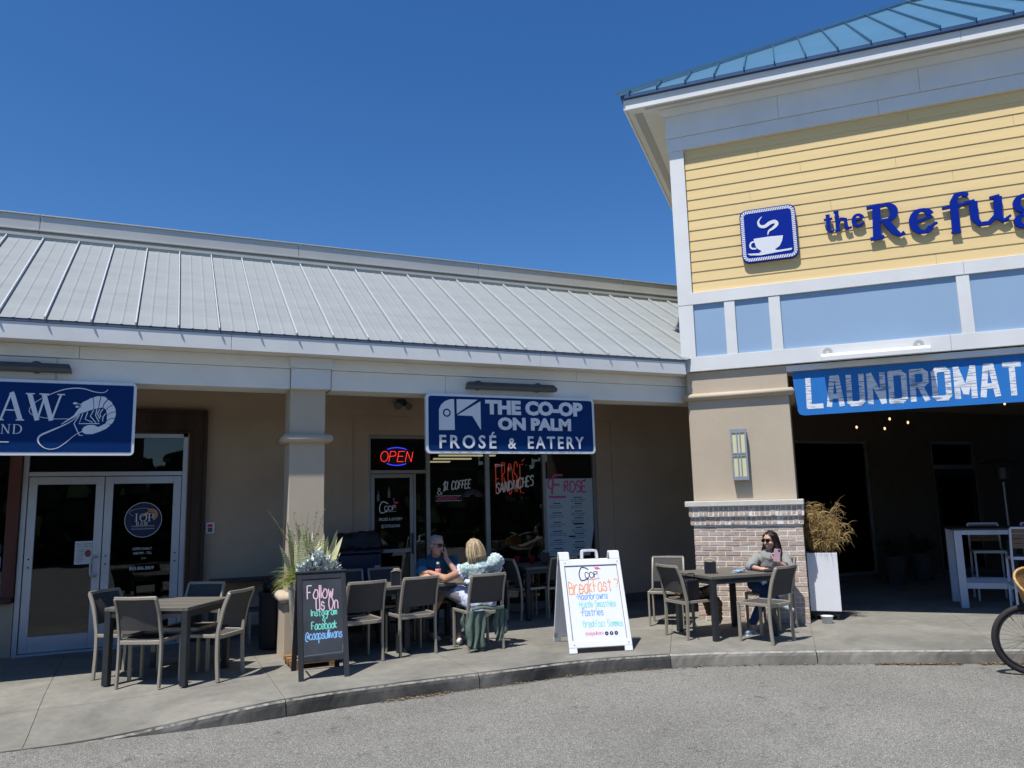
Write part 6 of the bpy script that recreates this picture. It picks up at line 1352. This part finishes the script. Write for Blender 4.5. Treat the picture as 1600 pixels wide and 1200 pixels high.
bw = empty('plastic_tub', (7.93, 7.79, 0), 0, 'small clear plastic food tub on the ground in front of the tall white planter', 'tub')
B().lathe([(.055, .0), (.060, .004), (.072, .085), (.080, .088), (.080, .094), (.070, .094), (.058, .008)], n=28).build('tub_wall', mat('milky_plastic', (.62, .66, .68), .25), bw, smooth=True)

# ================================================================ BINS, BAR FURNITURE, HEATER
tc_ = empty('waste_bin', (1.28, 9.98, 0), 0, 'black round waste bin with bin bag beside the first pier', 'bin')
B().lathe([(.155, 0), (.165, .02), (.175, .62), (.185, .63), (.185, .66), (.165, .665)], n=24).build('barrel', blackm, tc_, smooth=False); b = B(); random.seed(3)
for i in range(12): b.ell((random.uniform(-.1, .1), random.uniform(-.1, .1), .69 + random.uniform(-.02, .05)), (.09, .09, .06), headM(random.uniform(0, 90), 20))
bake(b, 'bin_bag', mat('bin_liner', (.012, .013, .016), .3), tc_, .012, 1, False, (.04, .04))
nb_ = empty('storage_bin', (2.44, 10.72, 0), 0, 'tall navy cart with a dark cover against the wall left of the eatery door', 'cart')
cart = mat('navy_plastic', (.010, .018, .048), .35, var=.3, spec=.6); B().box(-.30, .30, -.25, .27, .10, 1.02).build('cart_body', cart, nb_, bevel=.03, seg=2); B().box(-.32, .32, -.28, .28, 1.022, 1.07).build('lid', cart, nb_, bevel=.015)
b = B(); b.chain([(-.2, 0, 1.16), (.2, 0, 1.18)], [.14, .15]); b.chain([(-.25, -.05, 1.12), (.26, -.05, 1.12)], [.10, .10]); b.ell((.08, 0, 1.25), (.14, .12, .07)); bake(b, 'cover', mat('black_cover', (.014, .015, .02), .5), nb_, .014, 2, False, (.04, .08))
for x in (-.24, .24): B().tube([(x - .02, -.2, .06), (x + .02, -.2, .06)], .06, 16).build('wheel', blackm, nb_)
B().box(.20, .27, -.262, -.251, .80, .86).build('latch', galvt, nb_); B().box(-.28, .28, -.262, -.251, .55, .57).build('seam_strip', lampgrey, nb_)
sb_ = empty('side_table', (.99, 10.80, 0), 0, 'dark narrow table standing along the brown wall right of the double door', 'table')
B().box(-.40, .40, -.21, .21, .735, .765).build('tabletop', legdark, sb_, bevel=.004)
for x in (-.37, .37):
    for y in (-.18, .18): B().box(x - .02, x + .02, y - .02, y + .02, 0, .734).build('leg', legdark, sb_)
st_ = empty('low_stool', (1.19, 10.42, 0), 0, 'grey metal framed low stool in shade beside the waste bin', 'stool')
b = B(); B().box(-.17, .17, -.15, .15, .40, .43).build('seat', lampgrey, st_)
for x in (-.155, .155):
    for y in (-.135, .135): B().box(x - .014, x + .014, y - .014, y + .014, 0, .399).build('leg', bronze, st_)
b.box(-.14, .14, -.149, -.121, .365, .398); b.box(-.14, .14, .121, .149, .365, .398); b.build('rail', bronze, st_)
whm = mat('white_powder_coat', (.50, .54, .62), .45, var=.04)
hb_ = empty('bar_table', (7.729, 7.876, 0), R(-45), 'tall white framed bar table with dark top under the tower', 'table')
u0, u1, v0, v1, zt = 2.02, 3.70, 1.85, 2.65, 1.115
B().box(u0 - .02, u1 + .02, v0 - .02, v1 + .02, zt - .025, zt).build('tabletop', mat('dark_top', (.05, .045, .045), .6), hb_, bevel=.004)
for x in (u0, u1 - .10):
    for y in (v0, v1 - .07): B().box(x, x + .10, y, y + .07, 0, zt - .026).build('leg', whm, hb_, bevel=.004)
for y in (v0, v1 - .05): B().box(u0 + .10, u1 - .10, y, y + .05, zt - .09, zt - .026).build('apron', whm, hb_); B().box(u0 + .10, u1 - .10, y + .01, y + .04, .27, .35).build('foot_rail', whm, hb_)
def make_barchair():
    r = empty('bar_chair', (0, 0, 0), 0, 'x', 'chair'); slatm = mat('brown_wood_slat', (.17, .11, .075), .7, var=.2, stretch=(.3, 2, 2))
    for s in (-1, 1):
        B().bar([(s * .215, -.25, 0), (s * .21, -.20, .74), (s * .205, -.27, 1.13)], .028, .036).build('leg', whm, r, bevel=.003); B().bar([(s * .215, .23, 0), (s * .205, .20, .745)], .028, .036).build('leg', whm, r, bevel=.003)
    b = B(); b.box(-.19, .19, -.19, -.165, .705, .745); b.box(-.19, .19, .185, .21, .705, .745); b.box(-.22, -.195, -.2, .2, .705, .745); b.box(.195, .22, -.2, .2, .705, .745); b.build('seat_frame', whm, r)
    for i in range(5): B().box(-.19, .19, -.16 + .069 * i, -.16 + .069 * i + .06, .73, .748).build('seat_slat', slatm, r)
    for i in range(4): z = .86 + .068 * i; y = -.205 - .065 * (z - .74) / .39; B().box(-.19, .19, y - .012, y + .006, z, z + .060).build('back_slat', slatm, r)
    B().bar([(-.205, -.27, 1.135), (.205, -.27, 1.135)], .036, .026, side=(0, 1, 0)).build('top_rail', whm, r)
    b = B(); b.bar([(-.21, .225, .30), (.21, .225, .30)], .02, .025, side=(0, 1, 0)); b.bar([(-.21, -.23, .30), (.21, -.23, .30)], .02, .025, side=(0, 1, 0)); b.bar([(-.213, -.23, .36), (-.213, .22, .36)], .02, .025); b.bar([(.213, -.23, .36), (.213, .22, .36)], .02, .025); b.build('foot_rail', whm, r); return r
bc0 = make_barchair()
def barchair(u, v, face, label, first_=False):
    o = bc0 if first_ else copy_tree(bc0); W3 = TW.matrix_basis @ V((u, v, 0)); o.location = (W3.x, W3.y, 0); o.rotation_euler = (0, 0, R(face - 90 - 45)); return tag(o, label, 'chair', 'white bar chairs with brown slats')
barchair(2.84, 1.62, 88, 'white bar chair with brown slatted back nearest the camera, behind the bicycle basket', True)
barchair(2.62, 2.92, -92, 'white bar chair seen through the left end of the bar table frame'); barchair(3.35, 2.92, -92, 'far side white bar chair at the right edge of the photo')
ht = empty('patio_heater', (14.9, 9.75, 0), 0, 'black mushroom patio heater standing in the dark patio behind the bar table', 'heater')
W3 = TW.matrix_basis @ V((3.62, 6.3, 0)); ht.location = (W3.x, W3.y, 0); hm2 = mat('heater_metal', (.10, .105, .11), .4, .5)
B().lathe([(.23, 0), (.23, .05), (.20, .06), (.16, .72), (.10, .76)]).build('tank_housing', hm2, ht); B().tube([(0, 0, .76), (0, 0, 1.80)], .03, 12).build('pole', mat('heater_pole', (.35, .36, .37), .35, .6), ht); B().lathe([(.07, 1.80), (.12, 1.86), (.12, 2.08), (.07, 2.10)]).build('burner', hm2, ht); B().lathe([(.41, 2.15), (.40, 2.16), (.05, 2.25), (.0, 2.26)]).build('reflector', hm2, ht)
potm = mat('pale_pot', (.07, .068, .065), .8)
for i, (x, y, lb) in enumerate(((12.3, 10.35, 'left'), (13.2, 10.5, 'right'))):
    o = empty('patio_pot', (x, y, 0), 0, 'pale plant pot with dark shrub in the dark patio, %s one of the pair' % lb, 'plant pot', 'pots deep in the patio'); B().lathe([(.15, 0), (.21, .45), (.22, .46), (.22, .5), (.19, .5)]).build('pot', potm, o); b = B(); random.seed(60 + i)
    for k in range(120): a = random.uniform(0, 360); blade(b, (0, 0, .45 + random.uniform(0, .25)), (math.cos(R(a)), math.sin(R(a)), random.uniform(.2, 1.4)), random.uniform(.15, .4), .04, .2, 3)
    q = b.build('foliage', mat('dark_shrub', (.03, .045, .018), .8), o); q['kind'] = 'stuff'
    B().tube([(0, 0, .3), (0, 0, .6)], .02, 6).build('stem', woodd, o)

# ================================================================ BICYCLE
bk = empty('bicycle', (7.80, 5.10, -.14), R(-38), 'cruiser bicycle with wicker basket, front wheel at the right edge', 'bicycle')
tyre = mat('tyre_rubber', (.022, .021, .022), .8, var=.2); RW = .335
def wheel(x, name):
    wl = empty(name, (x, 0, RW), parent=bk)
    def torus(r_, t, n=64, m=12, sq=1): 
        b = B(); vs = [((r_ + t * math.cos(2 * math.pi * j / m)) * math.cos(2 * math.pi * i / n), t * sq * math.sin(2 * math.pi * j / m), (r_ + t * math.cos(2 * math.pi * j / m)) * math.sin(2 * math.pi * i / n)) for i in range(n) for j in range(m)]
        return b.add(vs, [(i * m + j, ((i + 1) % n) * m + j, ((i + 1) % n) * m + (j + 1) % m, i * m + (j + 1) % m) for i in range(n) for j in range(m)])
    torus(RW - .027, .027).build('tyre', tyre, wl, smooth=True); torus(RW - .062, .012, sq=1.4).build('rim', blackm, wl, smooth=True); B().tube([(0, -.05, 0), (0, .05, 0)], .022, 14).build('hub', blackm, wl)
    b = B()
    for i in range(32): a = 2 * math.pi * i / 32; a2 = a + (.55 if i % 4 < 2 else -.55); s_ = .03 if i % 2 else -.03; b.tube([(.02 * math.cos(a2), s_, .02 * math.sin(a2)), ((RW - .07) * math.cos(a), 0, (RW - .07) * math.sin(a))], .0016, 4, cap=False)
    b.build('spokes', mat('spoke_steel', (.12, .12, .13), .4, .6), wl)
    B().tube([((RW - .075) * -.55, 0, (RW - .075) * .83), ((RW - .12) * -.55, 0, (RW - .12) * .83)], .004, 6).build('valve', blackm, wl)
wheel(0, 'wheel'); wheel(1.10, 'wheel')
frm = mat('bicycle_frame_paint', (.05, .16, .17), .3, var=.05)
HT = V((.20, 0, .86)); b = B()
for s_ in (-.045, .045): b.tube(curve([(0, s_, RW), (.04, s_, RW + .18), (.115, s_ * .8, RW + .36)], 5), .012, 8)
b.tube([(.115, 0, RW + .36), HT], .018, 10); b.build('fork', frm, bk, smooth=True)
b = B(); b.tube([(.125, 0, RW + .38), (.19, 0, .84)], .024, 12); b.tube(curve([(.15, 0, RW + .42), (.38, 0, .50), (.62, 0, .31)], 6), .018, 10); b.tube(curve([(.17, 0, .78), (.42, 0, .66), (.72, 0, .60)], 6), .016, 10); b.tube([(.62, 0, .29), (.76, 0, .72)], .016, 10)
for s_ in (-.05, .05): b.tube([(.62, s_ * .5, .29), (1.10, s_, RW)], .010, 8); b.tube([(.74, s_ * .3, .64), (1.10, s_, RW)], .009, 8)
b.build('frame', frm, bk, smooth=True)
b = B(); b.tube([HT, (.17, 0, .98)], .014, 8); b.tube(curve([(.52, -.32, 1.02), (.36, -.34, 1.05), (.16, -.18, 1.06), (.15, 0, 1.0), (.16, .18, 1.06), (.36, .34, 1.05), (.52, .32, 1.02)], 6), .011, 8); b.build('handlebar', galvt, bk, smooth=True)
for s_ in (-1, 1): B().tube([(.44, s_ * .332, 1.035), (.55, s_ * .315, 1.012)], .017, 10).build('grip', blackm, bk)
b = B(); b.chain([(.66, 0, .85), (.86, 0, .86)], [.05, .10]); bake(b, 'saddle', blackm, bk, .012, 1); B().tube([(.75, 0, .70), (.79, 0, .84)], .012, 8).build('seat_post', galvt, bk)
b = B(); b.tube([(.62, -.06, .29), (.62, .06, .29)], .03, 12)
for s_ in (-1, 1): b.beam((.62, s_ * .07, .29), (.62 + s_ * .11, s_ * .07, .17), .012, .02)
b.build('crank', galvt, bk)
for s_ in (-1, 1): B().box(.62 + s_ * .11 - .04, .62 + s_ * .11 + .04, min(s_ * .08, s_ * .16), max(s_ * .08, s_ * .16), .16, .18).build('pedal', blackm, bk)
# wicker basket: woven rings over stakes
wick = mat('wicker', (.50, .31, .12), .65, var=.3, scale=40); wick2 = mat('wicker_dark', (.36, .20, .075), .7, var=.3, scale=40)
bs = empty('basket', (.09, -.05, .72), parent=bk); bs.rotation_euler = (R(38), R(-6), 0); Hh = .25
def ringp(t, a, o=0): 
    w_, l_ = .115 + .075 * t + o, .135 + .085 * t + o; return (-l_ * .0 + (w_) * math.cos(a), l_ * math.sin(a), -.02 + Hh * t + .018 * t * math.cos(2 * a))
NS = 40
b = B()
for i in range(NS):
    a = 2 * math.pi * i / NS; b.tube([ringp(t, a) for t in (0, .33, .66, 1)], .0032, 4, cap=False)
b.build('stakes', wick2, bs)
b = B()
for r_ in range(24):
    t = (r_ + .5) / 24; P = []
    for i in range(NS * 2): a = math.pi * i / NS; P.append(ringp(t, a, .005 * math.cos(a * NS / 1 + math.pi * (r_ % 2))))
    b.tube(P + [P[0]], .0052, 4, cap=False)
b.build('woven_strands', wick, bs, smooth=True)
b = B(); P = [ringp(1.02, 2 * math.pi * i / 40) for i in range(41)]; b.tube(P, .012, 8, cap=False); P2 = [(x + .004 * math.cos(i * 2.2), y, z + .011 * math.sin(i * 2.2)) for i, (x, y, z) in enumerate([ringp(1.03, 2 * math.pi * i / 120, .004) for i in range(121)])]; b.tube(P2, .006, 5, cap=False); b.build('rim', wick, bs, smooth=True)
b = B(); b.add([ringp(0, 2 * math.pi * i / 24) for i in range(24)], [tuple(range(24))]); b.build('bottom', wick2, bs)
b = B(); b.tube([(.11, .03, -.0), (.16, .03, .12)], .006, 6); b.tube([(.11, -.03, -.0), (.16, -.03, .12)], .006, 6); b.build('bracket', blackm, bs)
B().tube([(.62, -.02, .29), (.70, -.16, -0.0)], .007, 6).build('kickstand', blackm, bk)

# ================================================================ LITTER AND BACKGROUND
random.seed(77); b = B(); lm = [mat('dead_leaf_%d' % i, c, .9, var=.3, scale=30) for i, c in enumerate([(.22, .14, .075), (.13, .085, .05), (.32, .24, .14)])]
def litter(s0, s1, n, spread):
    for i in range(n):
        s_ = random.uniform(s0, s1); k = kerb_at(s_); k2 = kerb_at(s_ + .02); d = (k2 - k).normalized(); nn_ = V((-d.y, d.x)); p = k - nn_ * (.03 + abs(random.gauss(0, spread))); a = random.uniform(0, 6.3); l, w_ = random.uniform(.008, .028), random.uniform(.003, .009); z = -.138 + random.uniform(.0, .014); ux, uy = math.cos(a), math.sin(a)
        b.add([(p.x - ux * l, p.y - uy * l, z), (p.x + uy * w_, p.y - ux * w_, z + .004), (p.x + ux * l, p.y + uy * l, z + random.uniform(0, .006)), (p.x - uy * w_, p.y + ux * w_, z + .003)], [(0, 1, 2, 3)], random.randrange(3))
litter(6.95, 7.2, 110, .018); litter(7.15, 7.7, 330, .026); litter(7.85, 8.4, 260, .03); litter(8.3, 9.6, 600, .022); litter(2.0, 6.9, 260, .02); litter(1.9, 2.6, 120, .03); litter(-6, 17 - .1, 60, .3)
o = b.build('leaf_litter', lm); tag(o, kind='stuff')
b = B(); random.seed(5)
for i in range(70): x, y = random.uniform(-2, 9), random.uniform(2.4, 7.1); l = random.uniform(.006, .02); a = random.uniform(0, 6); b.add([(x, y, -.1385), (x + l * math.cos(a), y + l * math.sin(a), -.137), (x + l * .6 * math.cos(a + 1), y + l * .6 * math.sin(a + 1), -.136)], [(0, 1, 2)])
tag(b.build('paper_scraps', whiteplastic), kind='stuff')
# woodland beyond the parking lot, seen only as a reflection in the shop glass
b = B(); random.seed(88); lf = mat('woodland_foliage', (.045, .070, .025), .9, var=.5, scale=.8)
for i in range(60):
    cx_, cy_ = -34 + i * 1.25 + random.uniform(-.4, .4), -11 + random.uniform(-1.2, 1.2); H_ = random.uniform(2.7, 4.1); b.tube([(cx_, cy_, -.2), (cx_, cy_, H_ * .6)], [.12, .06], 6)
    for k in range(170):
        c = V((cx_ + random.gauss(0, .8), cy_ + random.gauss(0, .7), H_ * random.uniform(.0, 1))); s_ = random.uniform(.12, .30) if k % 3 else .5; M = headM(random.uniform(-40, 40), random.uniform(-40, 40)); b.add([c + M @ V(p) * s_ for p in ((-1, 0, -.6), (1, 0, -.7), (.7, 0, .8), (-.8, 0, .6))], [(0, 1, 2, 3)])
tag(b.build('woodland', lf), kind='stuff')
